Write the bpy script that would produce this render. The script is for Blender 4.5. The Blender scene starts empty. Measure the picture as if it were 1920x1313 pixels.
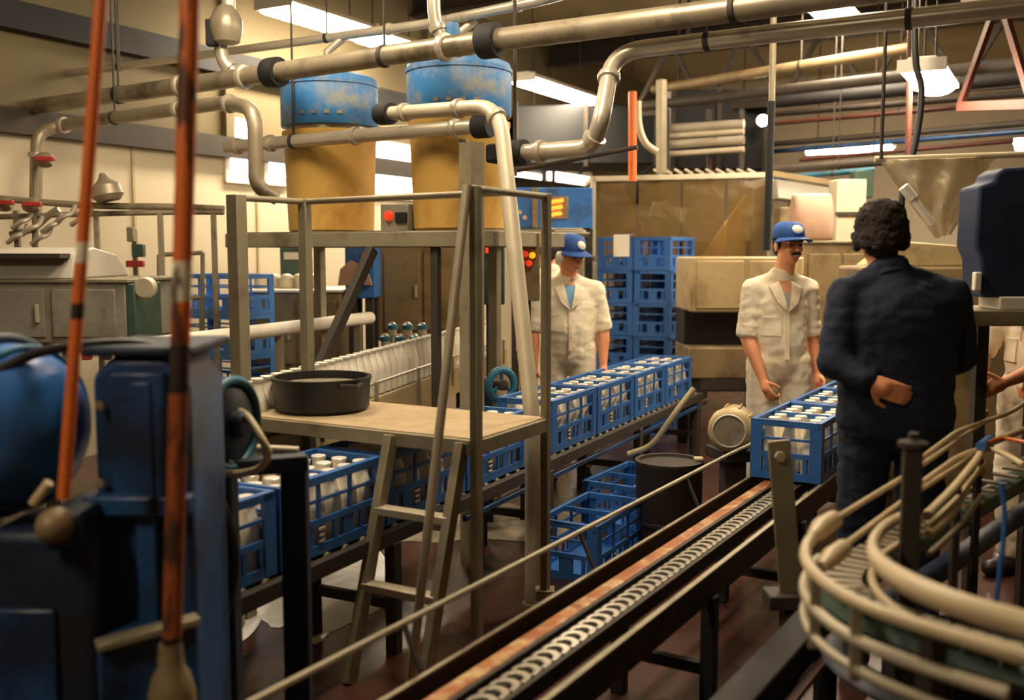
import bpy, bmesh, math, random
from mathutils import Vector, Matrix, Euler, noise

random.seed(7)
SC = bpy.context.scene
COL = SC.collection
PI = math.pi

# ------------------------------------------------------------------ camera
FPX = 1920 * 35.0 / 36.0
PITCH = math.atan((656.5 - 474.0) / FPX)
EYE = Vector((0, 0, 1.58))
cam_d = bpy.data.cameras.new('camera')
cam_d.lens = 35.0
cam_d.sensor_width = 36.0
cam_d.clip_start = 0.05
cam_d.clip_end = 200
cam_d.dof.use_dof = True
cam_d.dof.focus_distance = 5.0
cam_d.dof.aperture_fstop = 1.6
cam = bpy.data.objects.new('camera', cam_d)
COL.objects.link(cam)
cam.location = EYE
cam.rotation_euler = (PI / 2 - PITCH, 0, 0)
SC.camera = cam

# ------------------------------------------------------------------ world and exposure
w = bpy.data.worlds.new('world')
SC.world = w
w.use_nodes = True
w.node_tree.nodes['Background'].inputs[0].default_value = (0.9, 0.75, 0.55, 1)
w.node_tree.nodes['Background'].inputs[1].default_value = 0.02
SC.view_settings.view_transform = 'Standard'
SC.view_settings.look = 'None'
SC.view_settings.gamma = 1.0
SC.view_settings.use_curve_mapping = False
SC.view_settings.exposure = 0.1
SC.cycles.max_bounces = 8
SC.cycles.adaptive_threshold = 0.02
SC.cycles.diffuse_bounces = 4
SC.cycles.glossy_bounces = 3
SC.cycles.transparent_max_bounces = 8
SC.cycles.caustics_reflective = False
SC.cycles.caustics_refractive = False
LAMP_STRENGTH = 85.0
LAMP_COLOR = (1.0, 0.83, 0.60)

# ------------------------------------------------------------------ pixel to place
_f = Vector((0, math.cos(PITCH), -math.sin(PITCH)))
_u = Vector((0, math.sin(PITCH), math.cos(PITCH)))
def ray(px, py):
    return Vector((1, 0, 0)) * ((px - 960) / FPX) + _u * ((656.5 - py) / FPX) + _f
def at(px, py, Y):
    d = ray(px, py)
    return EYE + d * (Y / d.y)
def atz(px, py, z):
    d = ray(px, py)
    return EYE + d * ((z - EYE.z) / d.z)

TH = math.radians(29.0)                     # the hall's long direction
UD = Vector((math.sin(TH), math.cos(TH), 0))
ND = Vector((math.cos(TH), -math.sin(TH), 0))
def hall(s, t, z=0.0):
    return UD * s + ND * t + Vector((0, 0, z))

# ------------------------------------------------------------------ materials
def srgb(r, g, b):
    def c(x):
        x /= 255.0
        return x / 12.92 if x <= 0.04045 else ((x + 0.055) / 1.055) ** 2.4
    return (c(r), c(g), c(b), 1.0)
def mk(name, col, rough=0.5, metal=0.0, var=0.12, scale=6.0, bump=0.0, bscale=30.0, dirt=None, dirt_amt=0.45, dscale=3.0,
       emit=None, estr=0.0, coat=0.0, rvar=0.1, dsoft=.08):
    m = bpy.data.materials.new(name)
    m.use_nodes = True
    nt = m.node_tree
    p = nt.nodes['Principled BSDF']
    tc = nt.nodes.new('ShaderNodeTexCoord')
    n1 = nt.nodes.new('ShaderNodeTexNoise')
    n1.inputs['Scale'].default_value = scale
    n1.inputs['Detail'].default_value = 5
    nt.links.new(tc.outputs['Object'], n1.inputs['Vector'])
    r = nt.nodes.new('ShaderNodeValToRGB')
    r.color_ramp.elements[0].position = 0.3
    r.color_ramp.elements[1].position = 0.7
    r.color_ramp.elements[0].color = tuple(max(0, x * (1 - var)) for x in col[:3]) + (1,)
    r.color_ramp.elements[1].color = tuple(min(1, x * (1 + var)) for x in col[:3]) + (1,)
    nt.links.new(n1.outputs['Fac'], r.inputs['Fac'])
    out = r.outputs['Color']
    if dirt is not None:
        n2 = nt.nodes.new('ShaderNodeTexNoise')
        n2.inputs['Scale'].default_value = dscale
        n2.inputs['Detail'].default_value = 8
        n2.inputs['Roughness'].default_value = 0.65
        nt.links.new(tc.outputs['Object'], n2.inputs['Vector'])
        r2 = nt.nodes.new('ShaderNodeValToRGB')
        r2.color_ramp.elements[0].position = 1.0 - dirt_amt - dsoft
        r2.color_ramp.elements[1].position = 1.0 - dirt_amt + dsoft
        nt.links.new(n2.outputs['Fac'], r2.inputs['Fac'])
        mx = nt.nodes.new('ShaderNodeMixRGB')
        nt.links.new(r2.outputs['Color'], mx.inputs[0])
        nt.links.new(out, mx.inputs[1])
        mx.inputs[2].default_value = dirt
        out = mx.outputs[0]
    nt.links.new(out, p.inputs['Base Color'])
    rr = nt.nodes.new('ShaderNodeMapRange')
    rr.inputs[3].default_value = max(0.02, rough - rvar)
    rr.inputs[4].default_value = min(1.0, rough + rvar)
    nt.links.new(n1.outputs['Fac'], rr.inputs[0])
    nt.links.new(rr.outputs[0], p.inputs['Roughness'])
    p.inputs['Metallic'].default_value = metal
    if coat:
        p.inputs['Coat Weight'].default_value = coat
    if bump:
        n3 = nt.nodes.new('ShaderNodeTexNoise')
        n3.inputs['Scale'].default_value = bscale
        n3.inputs['Detail'].default_value = 4
        nt.links.new(tc.outputs['Object'], n3.inputs['Vector'])
        b = nt.nodes.new('ShaderNodeBump')
        b.inputs['Strength'].default_value = bump
        b.inputs['Distance'].default_value = 0.02
        nt.links.new(n3.outputs['Fac'], b.inputs['Height'])
        nt.links.new(b.outputs[0], p.inputs['Normal'])
    if emit is not None:
        p.inputs['Emission Color'].default_value = emit if len(emit) == 4 else tuple(emit) + (1,)
        p.inputs['Emission Strength'].default_value = estr
    return m

M = {}
M['wall'] = mk('cream_painted_wall', srgb(204, 190, 162), 0.7, var=0.05, scale=1.5, bump=0.05, bscale=12)
M['wall_up'] = mk('olive_upper_cladding', srgb(104, 92, 64), 0.8, var=0.1, scale=1.2)
M['roof'] = mk('roof_lining', srgb(176, 160, 122), 0.85, var=0.12, scale=0.8)
M['floor'] = mk('wet_quarry_floor', srgb(84, 48, 38), 0.28, var=0.3, scale=2.2, bump=0.12, bscale=9, dirt=srgb(44, 34, 28), dirt_amt=0.5, dscale=1.3, dsoft=.22, rvar=0.16)
M['dark_steel'] = mk('dark_steel', srgb(56, 48, 40), 0.7, 0.05, 0.2, 5, dirt=srgb(84, 58, 36), dirt_amt=0.36)
M['black'] = mk('black_paint', srgb(24, 22, 22), 0.75, 0.0, 0.2, 6)
M['rubber'] = mk('black_rubber', srgb(30, 29, 30), 0.45, 0.0, 0.2, 8)
M['stainless'] = mk('stainless_pipe', srgb(192, 182, 162), 0.3, 0.42, 0.12, 4, bump=0.03, bscale=14, rvar=0.08)
M['stainless_d'] = mk('aged_stainless', srgb(150, 138, 116), 0.4, 0.35, 0.2, 4, dirt=srgb(84, 72, 54), dirt_amt=0.4)
M['galv'] = mk('galvanised_steel', srgb(150, 140, 116), 0.5, 0.35, 0.12, 7, bump=0.05, bscale=40, dirt=srgb(104, 92, 70), dirt_amt=0.38)
M['galv_l'] = mk('bright_galvanised', srgb(196, 184, 158), 0.45, 0.25, 0.1, 7, bump=0.04, bscale=40)
M['deck'] = mk('dusty_deck_plate', srgb(178, 156, 122), 0.7, 0.1, 0.14, 9, bump=0.25, bscale=70)
M['crate'] = mk('crate_blue', srgb(48, 102, 172), 0.42, 0, 0.14, 8, dirt=srgb(36, 68, 118), dirt_amt=0.4, dscale=7)
M['crate_l'] = mk('crate_faded_blue', srgb(72, 130, 204), 0.5, 0, 0.14, 8)
M['milk'] = mk('milk_in_glass', srgb(246, 238, 220), 0.12, 0, 0.03, 4, coat=0.6, rvar=0.03)
M['foil'] = mk('foil_cap', srgb(240, 236, 224), 0.3, 0.15, 0.1, 12)
M['mach_blue'] = mk('machine_blue_paint', srgb(32, 72, 120), 0.4, 0.0, 0.25, 3.5, dirt=srgb(24, 40, 64), dirt_amt=0.48, bump=0.05, bscale=20)
M['drum_blue'] = mk('drum_bright_blue', srgb(52, 112, 188), 0.35, 0.0, 0.16, 3.0, dirt=srgb(40, 70, 110), dirt_amt=0.4)
M['dk_blue'] = mk('dark_blue_frame', srgb(20, 36, 60), 0.5, 0.0, 0.25, 5, dirt=srgb(28, 26, 28), dirt_amt=0.45)
M['teal'] = mk('teal_paint', srgb(44, 112, 140), 0.45, 0, 0.2, 6, dirt=srgb(34, 60, 70), dirt_amt=0.4)
M['ochre'] = mk('ochre_plastic', srgb(206, 164, 84), 0.5, 0, 0.12, 3, bump=0.03, bscale=10, dirt=srgb(178, 128, 56), dirt_amt=0.42, dscale=2)
M['tank_blue'] = mk('worn_blue_paint', srgb(56, 122, 184), 0.5, 0, 0.2, 4, dirt=srgb(150, 148, 130), dirt_amt=0.42, dscale=4)
M['orange'] = mk('orange_paint', srgb(226, 112, 40), 0.45, 0, 0.12, 9)
M['white_p'] = mk('white_paint', srgb(240, 232, 214), 0.45, 0, 0.05, 9)
M['cream_hose'] = mk('cream_hose', srgb(200, 184, 146), 0.5, 0, 0.1, 9)
M['cloth_w'] = mk('cream_coverall_cloth', srgb(244, 232, 206), 0.85, 0, 0.08, 5, bump=0.4, bscale=11, dirt=srgb(214, 194, 158), dirt_amt=0.4, dscale=2.6)
M['cloth_n'] = mk('navy_jacket_cloth', srgb(17, 27, 50), 0.85, 0, 0.2, 7, bump=0.6, bscale=11)
M['shirt'] = mk('pale_blue_shirt', srgb(110, 160, 200), 0.8, 0, 0.1, 9)
M['shirt_g'] = mk('grey_shirt', srgb(168, 164, 156), 0.8, 0, 0.1, 9)
M['skin'] = mk('skin', srgb(222, 150, 108), 0.55, 0, 0.08, 12)
M['hair'] = mk('dark_hair', srgb(36, 24, 16), 0.8, 0, 0.3, 40, bump=0.8, bscale=120)
M['cap'] = mk('cap_blue_cloth', srgb(36, 78, 146), 0.75, 0, 0.12, 9)
M['boot'] = mk('dark_boot', srgb(34, 30, 28), 0.5)
M['eye'] = mk('dark_eye', srgb(30, 22, 18), 0.3)
M['lip'] = mk('lip', srgb(170, 90, 74), 0.5)
M['brown'] = mk('brown_machine_paint', srgb(138, 118, 84), 0.5, 0.1, 0.14, 4, dirt=srgb(96, 80, 56), dirt_amt=0.42)
M['beige'] = mk('beige_machine_paint', srgb(184, 162, 118), 0.5, 0.1, 0.1, 4, dirt=srgb(140, 118, 78), dirt_amt=0.4)
M['grey'] = mk('grey_machine_paint', srgb(152, 146, 132), 0.5, 0.1, 0.1, 3, dirt=srgb(116, 108, 92), dirt_amt=0.42)
M['grey_l'] = mk('light_grey_paint', srgb(196, 190, 176), 0.5, 0.05, 0.08, 3)
M['red'] = mk('red_button', srgb(214, 46, 26), 0.35, 0, 0.1, 9, emit=(1, 0.08, 0.02), estr=0.5)
M['red_p'] = mk('red_paint', srgb(168, 52, 44), 0.5, 0, 0.15, 9)
M['rust'] = mk('rust_red_paint', srgb(84, 38, 24), 0.6, 0, 0.2, 9)
M['amber'] = mk('amber_button', srgb(250, 160, 30), 0.35, 0, 0.1, 9, emit=(1, 0.4, 0.02), estr=0.9)
M['glow'] = mk('orange_indicator', srgb(255, 150, 40), 0.4, 0, 0.05, 9, emit=(1, 0.3, 0.03), estr=1.6)
M['lamp'] = mk('lamp_diffuser', srgb(255, 250, 240), 0.4, 0, 0.0, 4, emit=LAMP_COLOR, estr=LAMP_STRENGTH)
M['paper'] = mk('white_paper', srgb(242, 236, 222), 0.8, 0, 0.04, 5)
M['foam'] = mk('milk_foam', srgb(254, 252, 248), 0.2, 0, 0.04, 9, bump=0.5, bscale=14)
M['wetgrey'] = mk('wet_grey_metal', srgb(176, 166, 144), 0.3, 0.2, 0.2, 4, bump=0.2, bscale=12, dirt=srgb(92, 82, 66), dirt_amt=0.45)
M['chain'] = mk('chain_steel', srgb(196, 188, 172), 0.32, 0.6, 0.15, 20)
M['wear'] = mk('worn_brown_strip', srgb(158, 92, 40), 0.45, 0.0, 0.3, 14, dirt=srgb(206, 176, 128), dirt_amt=0.42, dscale=9)
M['nylon'] = mk('tan_nylon_rail', srgb(206, 186, 148), 0.42, 0, 0.1, 8, bump=0.04, bscale=30)
M['pink'] = mk('pink_paper', srgb(172, 138, 116), 0.8, 0, 0.06, 6, bump=0.3, bscale=8)
M['green'] = mk('dark_green_panel', srgb(52, 76, 62), 0.5, 0, 0.2, 6)
M['duct'] = mk('dark_duct_paint', srgb(17, 18, 18), 0.6, 0.1, 0.2, 2)
M['navy_box'] = mk('navy_cover', srgb(26, 42, 74), 0.7, 0, 0.2, 4, bump=0.2, bscale=6)

# black and orange worn banding for the upright barrier pole
def banded(name, colours, stops, z0, z1, blotch=0.0):
    m = mk(name, colours[0], 0.5, 0, 0.1, 9)
    nt = m.node_tree
    p = nt.nodes['Principled BSDF']
    tc = nt.nodes.new('ShaderNodeTexCoord')
    sp = nt.nodes.new('ShaderNodeSeparateXYZ')
    nt.links.new(tc.outputs['Object'], sp.inputs[0])
    mr = nt.nodes.new('ShaderNodeMapRange')
    mr.inputs[1].default_value = z0
    mr.inputs[2].default_value = z1
    nt.links.new(sp.outputs['Z'], mr.inputs[0])
    cr = nt.nodes.new('ShaderNodeValToRGB')
    cr.color_ramp.interpolation = 'CONSTANT'
    e = cr.color_ramp.elements
    e[0].position, e[0].color = stops[0], colours[0]
    e[1].position, e[1].color = stops[1], colours[1]
    for s, c in list(zip(stops, colours))[2:]:
        k = e.new(s)
        k.color = c
    nt.links.new(mr.outputs[0], cr.inputs[0])
    out = cr.outputs[0]
    if blotch:
        nz = nt.nodes.new('ShaderNodeTexNoise')
        nz.inputs['Scale'].default_value = 16
        nz.inputs['Detail'].default_value = 6
        mp_ = nt.nodes.new('ShaderNodeMapping')
        mp_.inputs['Scale'].default_value = (1.6, 1.6, .45)
        nt.links.new(tc.outputs['Object'], mp_.inputs['Vector'])
        nt.links.new(mp_.outputs[0], nz.inputs['Vector'])
        r2 = nt.nodes.new('ShaderNodeValToRGB')
        r2.color_ramp.elements[0].position = 0.5
        r2.color_ramp.elements[1].position = 0.58
        nt.links.new(nz.outputs['Fac'], r2.inputs[0])
        r3 = nt.nodes.new('ShaderNodeMath')
        r3.operation = 'MULTIPLY'
        nt.links.new(r2.outputs[0], r3.inputs[0])
        r3.inputs[1].default_value = blotch
        mx = nt.nodes.new('ShaderNodeMixRGB')
        nt.links.new(r3.outputs[0], mx.inputs[0])
        nt.links.new(out, mx.inputs[1])
        mx.inputs[2].default_value = srgb(52, 36, 28)
        out = mx.outputs[0]
    nt.links.new(out, p.inputs['Base Color'])
    return m

def clear_plastic(name, tint, fac):
    m = bpy.data.materials.new(name)
    m.use_nodes = True
    nt = m.node_tree
    nt.nodes.remove(nt.nodes['Principled BSDF'])
    o = nt.nodes['Material Output']
    tr = nt.nodes.new('ShaderNodeBsdfTransparent')
    tr.inputs[0].default_value = (0.95, 0.92, 0.85, 1)
    p = nt.nodes.new('ShaderNodeBsdfPrincipled')
    p.inputs['Roughness'].default_value = 0.22
    tc = nt.nodes.new('ShaderNodeTexCoord')
    nz = nt.nodes.new('ShaderNodeTexNoise')
    nz.inputs['Scale'].default_value = 4
    nz.inputs['Detail'].default_value = 6
    nt.links.new(tc.outputs['Object'], nz.inputs['Vector'])
    cr = nt.nodes.new('ShaderNodeValToRGB')
    cr.color_ramp.elements[0].color = tuple(x * 0.7 for x in tint[:3]) + (1,)
    cr.color_ramp.elements[1].color = tint
    nt.links.new(nz.outputs['Fac'], cr.inputs[0])
    nt.links.new(cr.outputs[0], p.inputs['Base Color'])
    b = nt.nodes.new('ShaderNodeBump')
    b.inputs['Strength'].default_value = 0.6
    b.inputs['Distance'].default_value = 0.05
    nt.links.new(nz.outputs['Fac'], b.inputs['Height'])
    nt.links.new(b.outputs[0], p.inputs['Normal'])
    mx = nt.nodes.new('ShaderNodeMixShader')
    mx.inputs[0].default_value = fac
    nt.links.new(tr.outputs[0], mx.inputs[1])
    nt.links.new(p.outputs[0], mx.inputs[2])
    nt.links.new(mx.outputs[0], o.inputs[0])
    return m
M['curtain'] = clear_plastic('smoky_clear_plastic', srgb(132, 106, 62), 0.45)
M['sheet'] = clear_plastic('clear_plastic_sheet', srgb(206, 192, 160), 0.5)

# ------------------------------------------------------------------ mesh helpers
def rotm(axis_from, axis_to):
    return Vector(axis_from).rotation_difference(Vector(axis_to)).to_matrix()
def RZ(a):
    return Matrix.Rotation(a, 3, 'Z')
RH = RZ(-TH)                                # local y = hall direction, local x = ND

def fillet(pts, rad, n=6):
    pts = [Vector(p) for p in pts]
    out = [pts[0]]
    for i in range(1, len(pts) - 1):
        a, b, c = pts[i - 1], pts[i], pts[i + 1]
        d1, d2 = (a - b), (c - b)
        r = min(rad, d1.length * 0.49, d2.length * 0.49)
        p, q = b + d1.normalized() * r, b + d2.normalized() * r
        for k in range(n + 1):
            t = k / n
            out.append(p * (1 - t) ** 2 + b * 2 * t * (1 - t) + q * t * t)
    out.append(pts[-1])
    return out
def smooth_path(pts, n=6):
    pts = [Vector(p) for p in pts]
    out = []
    for i in range(len(pts) - 1):
        p0 = pts[max(0, i - 1)]; p1 = pts[i]; p2 = pts[i + 1]; p3 = pts[min(len(pts) - 1, i + 2)]
        for k in range(n):
            t = k / n
            out.append(0.5 * ((2 * p1) + (p2 - p0) * t + (2 * p0 - 5 * p1 + 4 * p2 - p3) * t * t + (3 * p1 - p0 - 3 * p2 + p3) * t ** 3))
    out.append(pts[-1])
    return out

class MB:
    def __init__(s):
        s.v = []; s.f = []
    def add(s, vs, fs):
        o = len(s.v)
        s.v += [Vector(x) for x in vs]
        s.f += [tuple(i + o for i in f) for f in fs]
        return s
    def box(s, c, size, R=None):
        c = Vector(c); hx, hy, hz = (x / 2 for x in size)
        vs = [Vector((x, y, z)) for z in (-hz, hz) for y in (-hy, hy) for x in (-hx, hx)]
        if R is not None:
            vs = [R @ x for x in vs]
        return s.add([c + x for x in vs], [(0, 2, 3, 1), (4, 5, 7, 6), (0, 1, 5, 4), (2, 6, 7, 3), (0, 4, 6, 2), (1, 3, 7, 5)])
    def beam(s, a, b, wd, ht, up=(0, 0, 1)):
        a, b = Vector(a), Vector(b)
        y = (b - a).normalized(); up = Vector(up)
        if abs(y.dot(up)) > 0.98: up = Vector((0, 1, 0))
        x = y.cross(up).normalized(); z = x.cross(y)
        R = Matrix((x, y, z)).transposed()
        return s.box((a + b) / 2, (wd, (b - a).length, ht), R)
    def tube(s, pts, r, seg=12, closed=False, caps=True, flat=None):
        pts = [Vector(p) for p in pts]
        n = len(pts)
        rs = r if isinstance(r, (list, tuple)) else [r] * n
        tang = []
        for i in range(n):
            if closed: t = pts[(i + 1) % n] - pts[i - 1]
            else: t = pts[min(n - 1, i + 1)] - pts[max(0, i - 1)]
            tang.append(t.normalized())
        up = Vector((0, 0, 1))
        if abs(tang[0].dot(up)) > 0.95: up = Vector((1, 0, 0))
        x = tang[0].cross(up).normalized()
        vs = []
        for i in range(n):
            if i: x = (tang[i - 1].rotation_difference(tang[i]) @ x)
            x = (x - tang[i] * x.dot(tang[i])).normalized()
            y = tang[i].cross(x)
            for k in range(seg):
                a = 2 * PI * k / seg
                if flat: vs.append(pts[i] + x * math.cos(a) * flat[0] + y * math.sin(a) * flat[1])
                else: vs.append(pts[i] + (x * math.cos(a) + y * math.sin(a)) * rs[i])
        fs = []
        m = n if closed else n - 1
        for i in range(m):
            j = (i + 1) % n
            for k in range(seg):
                l = (k + 1) % seg
                fs.append((i * seg + k, i * seg + l, j * seg + l, j * seg + k))
        if caps and not closed:
            fs.append(tuple(reversed(range(seg))))
            fs.append(tuple((n - 1) * seg + k for k in range(seg)))
        return s.add(vs, fs)
    def lathe(s, prof, c=(0, 0, 0), axis=(0, 0, 1), seg=24, sx=1.0, sy=1.0):
        R = rotm((0, 0, 1), axis); c = Vector(c)
        vs = []
        for r, z in prof:
            for k in range(seg):
                a = 2 * PI * k / seg
                vs.append(c + R @ Vector((r * sx * math.cos(a), r * sy * math.sin(a), z)))
        fs = []
        for i in range(len(prof) - 1):
            for k in range(seg):
                l = (k + 1) % seg
                fs.append((i * seg + k, i * seg + l, (i + 1) * seg + l, (i + 1) * seg + k))
        if prof[0][0] > 1e-5: fs.append(tuple(reversed(range(seg))))
        if prof[-1][0] > 1e-5: fs.append(tuple((len(prof) - 1) * seg + k for k in range(seg)))
        return s.add(vs, fs)
    def ball(s, c, rad, R=None, seg=14, rings=9):
        c = Vector(c)
        if not isinstance(rad, (tuple, list)): rad = (rad, rad, rad)
        vs = []; fs = []
        for i in range(rings + 1):
            ph = PI * i / rings
            for k in range(seg):
                a = 2 * PI * k / seg
                p = Vector((rad[0] * math.sin(ph) * math.cos(a), rad[1] * math.sin(ph) * math.sin(a), rad[2] * math.cos(ph)))
                vs.append(c + (R @ p if R is not None else p))
        for i in range(rings):
            for k in range(seg):
                l = (k + 1) % seg
                fs.append((i * seg + k, (i + 1) * seg + k, (i + 1) * seg + l, i * seg + l))
        return s.add(vs, fs)
    def cap(s, a, b, ra, rb, seg=14):
        """tapered capsule"""
        a, b = Vector(a), Vector(b)
        L = (b - a).length
        prof = [(ra * math.cos(t), ra * math.sin(t)) for t in [-PI / 2 + k * PI / 10 for k in range(0, 6)]]
        prof += [(rb * math.cos(t), L + rb * math.sin(t)) for t in [k * PI / 10 for k in range(0, 6)]]
        prof[0] = (1e-6, prof[0][1]); prof[-1] = (1e-6, prof[-1][1])
        return s.lathe(prof, a, (b - a).normalized(), seg)
    def prism(s, poly, c, ax, ay, az, depth):
        """polygon in the ax/ay plane through c, extruded along az by depth"""
        c, ax, ay, az = Vector(c), Vector(ax), Vector(ay), Vector(az)
        n = len(poly)
        lo = [c + ax * x + ay * y for x, y in poly]
        vs = lo + [p + az * depth for p in lo]
        fs = [tuple(reversed(range(n))), tuple(range(n, 2 * n))]
        fs += [(i, (i + 1) % n, n + (i + 1) % n, n + i) for i in range(n)]
        return s.add(vs, fs)
    def mesh(s, name, mat, inv=None, smooth=40):
        me = bpy.data.meshes.new(name)
        vs = [inv @ v for v in s.v] if inv is not None else s.v
        me.from_pydata([tuple(v) for v in vs], [], s.f)
        bm = bmesh.new(); bm.from_mesh(me)
        bmesh.ops.remove_doubles(bm, verts=bm.verts, dist=1e-6)
        bmesh.ops.recalc_face_normals(bm, faces=bm.faces)
        bm.to_mesh(me); bm.free()
        if mat is not None: me.materials.append(M[mat] if isinstance(mat, str) else mat)
        if smooth:
            me.polygons.foreach_set('use_smooth', [True] * len(me.polygons))
            me.set_sharp_from_angle(angle=math.radians(smooth))
        return me
    def build(s, name, mat, parent=None, bev=0.0, smooth=40, segs=2, label=None, local=False):
        if parent is not None:
            inv = None if local else world_of(parent).inverted()
            me = s.mesh(name, mat, inv, smooth)
            o = bpy.data.objects.new(name, me)
            o.parent = parent
        else:
            lo = Vector((min(v.x for v in s.v), min(v.y for v in s.v), min(v.z for v in s.v)))
            hi = Vector((max(v.x for v in s.v), max(v.y for v in s.v), max(v.z for v in s.v)))
            base = Vector(((lo.x + hi.x) / 2, (lo.y + hi.y) / 2, lo.z))
            me = s.mesh(name, mat, Matrix.Translation(-base), smooth)
            o = bpy.data.objects.new(name, me)
            o.location = base
        COL.objects.link(o)
        if bev:
            b = o.modifiers.new('edge', 'BEVEL')
            b.width = bev; b.segments = segs; b.limit_method = 'ANGLE'; b.angle_limit = math.radians(40)
        if label: o['label'] = label
        return o

def world_of(o):
    m = Matrix.Translation(o.location) @ o.rotation_euler.to_matrix().to_4x4()
    return world_of(o.parent) @ m if o.parent else m
def tag(o, label, cat, group=None):
    o['label'] = label; o['category'] = cat
    if group: o['group'] = group
    return o
def struct(o):
    o['kind'] = 'structure'
    return o
def thing(name, label, cat, loc=(0, 0, 0), rotz=0.0, group=None):
    o = bpy.data.objects.new(name, None)
    o.empty_display_size = 0.1
    COL.objects.link(o)
    o.location = loc; o.rotation_euler = (0, 0, rotz)
    return tag(o, label, cat, group)
def copy_tree(o, parent=None):
    kids = list(o.children)
    c = o.copy()
    COL.objects.link(c)
    c.parent = parent
    for k in kids: copy_tree(k, c)
    return c

# ------------------------------------------------------------------ the hall
def hall_box(name, s0, s1, t0, t1, z0, z1, mat, parent=None, bev=0):
    m = MB().box(hall((s0 + s1) / 2, (t0 + t1) / 2, (z0 + z1) / 2), (t1 - t0, s1 - s0, z1 - z0), RH)
    return m.build(name, mat, parent, bev)
T0, T1, S0, S1, ZC = -6.6, 4.2, -4.0, 17.5, 4.55
fl = struct(hall_box('floor', S0 - .1, S1 + .1, T0 - .1, T1 + .1, -0.1, 0, 'floor'))
ce = struct(hall_box('ceiling', S0 - .1, S1 + .1, T0 - .1, T1 + .1, ZC, ZC + 0.1, 'roof'))
wl = struct(hall_box('wall_left', S0, S1, T0 - 0.1, T0, 0, 2.42, 'wall'))
hall_box('upper_cladding', S0, S1, T0 - 0.1, T0 - 0.01, 2.42, ZC, 'wall_up', wl)
struct(hall_box('trim_1', S0, S1, T0 - 0.02, T0 + 0.09, 2.42, 2.60, 'dark_steel'))
struct(hall_box('trim_2', S0, S1, T0 - 0.02, T0 + 0.10, 3.14, 3.34, 'black'))
for i, s in enumerate((4.2, 5.6, 7.0, 8.4, 9.8, 11.2)):
    hall_box('panel_joint', s, s + 0.025, T0 - 0.005, T0 + 0.012, 0, 2.42, 'beige', wl)
for s in (3.4, 6.6, 9.8, 13.0):
    hall_box('cladding_rib', s, s + 0.10, T0 - 0.02, T0 + 0.06, 2.6, ZC, 'wall_up', wl)
struct(hall_box('wall_back', S1, S1 + 0.1, T0, T1, 0, ZC, 'wall'))
struct(hall_box('wall_right', S0, S1, T1, T1 + 0.1, 0, ZC, 'wall_up'))
struct(hall_box('wall_near', S0 - 0.1, S0, T0, T1, 0, ZC, 'wall_up'))

def ibeam(name, a, b, wd, ht, mat, label, cat, group=None, parent=None):
    t = thing(name, label, cat, (Vector(a) + Vector(b)) / 2, 0, group)
    a, b = Vector(a), Vector(b)
    z = Vector((0, 0, ht / 2))
    MB().beam(a, b, wd * 0.15, ht).build('web', mat, t)
    MB().beam(a + z, b + z, wd, ht * 0.1).build('flange', mat, t)
    MB().beam(a - z, b - z, wd, ht * 0.1).build('flange', mat, t)
    return t
for i, (s, lab) in enumerate(((6.2, 'nearest dark roof beam crossing under the ceiling above the tanks'),
                              (9.6, 'middle dark roof beam crossing under the ceiling'),
                              (13.0, 'farthest dark roof beam crossing under the ceiling'))):
    ibeam('roof_beam', hall(s, T0, ZC - 0.16), hall(s, T1, ZC - 0.16), 0.16, 0.30, 'dark_steel', lab, 'beam', 'roof beams')

# ------------------------------------------------------------------ fluorescent lamps
def lamp(c, length, label, yaw=TH, width=0.2):
    d = Vector((math.sin(yaw), math.cos(yaw), 0)); x = Vector((d.y, -d.x, 0))
    c = Vector(c)
    t = thing('fluorescent_lamp', label, 'lamp', c + Vector((0, 0, 0.08)), -yaw, 'fluorescent ceiling lamps')
    MB().prism([(-width * .55, -.01), (width * .55, -.01), (width * .3, .06), (-width * .3, .06)], c - d * length / 2 + Vector((0, 0, .02)),
               x, (0, 0, 1), d, length).build('housing', 'white_p', t, 0.004)
    m = MB()
    n = 10
    poly = [(-width / 2, 0)] + [(-width / 2 * math.cos(PI * k / n), -0.075 * math.sin(PI * k / n)) for k in range(1, n)] + [(width / 2, 0)]
    m.prism(poly, c - d * (length / 2 - .02), x, (0, 0, 1), d, length - .04)
    m.build('diffuser', 'lamp', t)
    for e in (-1, 1):
        MB().box(c + d * e * length / 2 + Vector((0, 0, .02)), (width * 1.12, .03, .09), RZ(-yaw)).build('end_cap', 'grey_l', t, .004)
        MB().tube([c + d * e * length * .36 + Vector((0, 0, .06)), Vector((c.x + d.x * e * length * .36, c.y + d.y * e * length * .36, ZC))], 0.008, 6).build('hanger', 'dark_steel', t)
    return t
ZL = 3.65
def to_wall(p):
    """carry a crosswise run on to the right hand wall"""
    p = Vector(p)
    return p + ND * (T1 - p.dot(ND) - .01)
def lamp_px(px0, py0, px1, py1, label, z=ZL, width=.2, yaw=TH, length=None):
    a, b = atz(px0, py0, z), atz(px1, py1, z)
    L = length or max(1.2, min(1.9, (b - a).length))
    return lamp((a + b) / 2, L, label, yaw, width)
lamp_px(515, 14, 676, 58, 'large bright fluorescent lamp in the upper left ceiling', width=.36, length=1.2)
lamp_px(690, 68, 775, 94, 'short bright lamp right after the large upper left lamp', width=.34, length=.85)
lamp_px(972, 148, 1108, 188, 'fluorescent lamp seen left of the bent steel pipe', width=.3, length=1.75, z=3.5)
lamp_px(1535, 14, 1580, 22, 'fluorescent lamp at the top edge above the bright bent pipe', width=.34, length=1.3)
lamp_px(1706, 128, 1776, 162, 'pair lamp hanging behind the black cable at the upper right', z=2.86, width=.29, length=.9)
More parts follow.
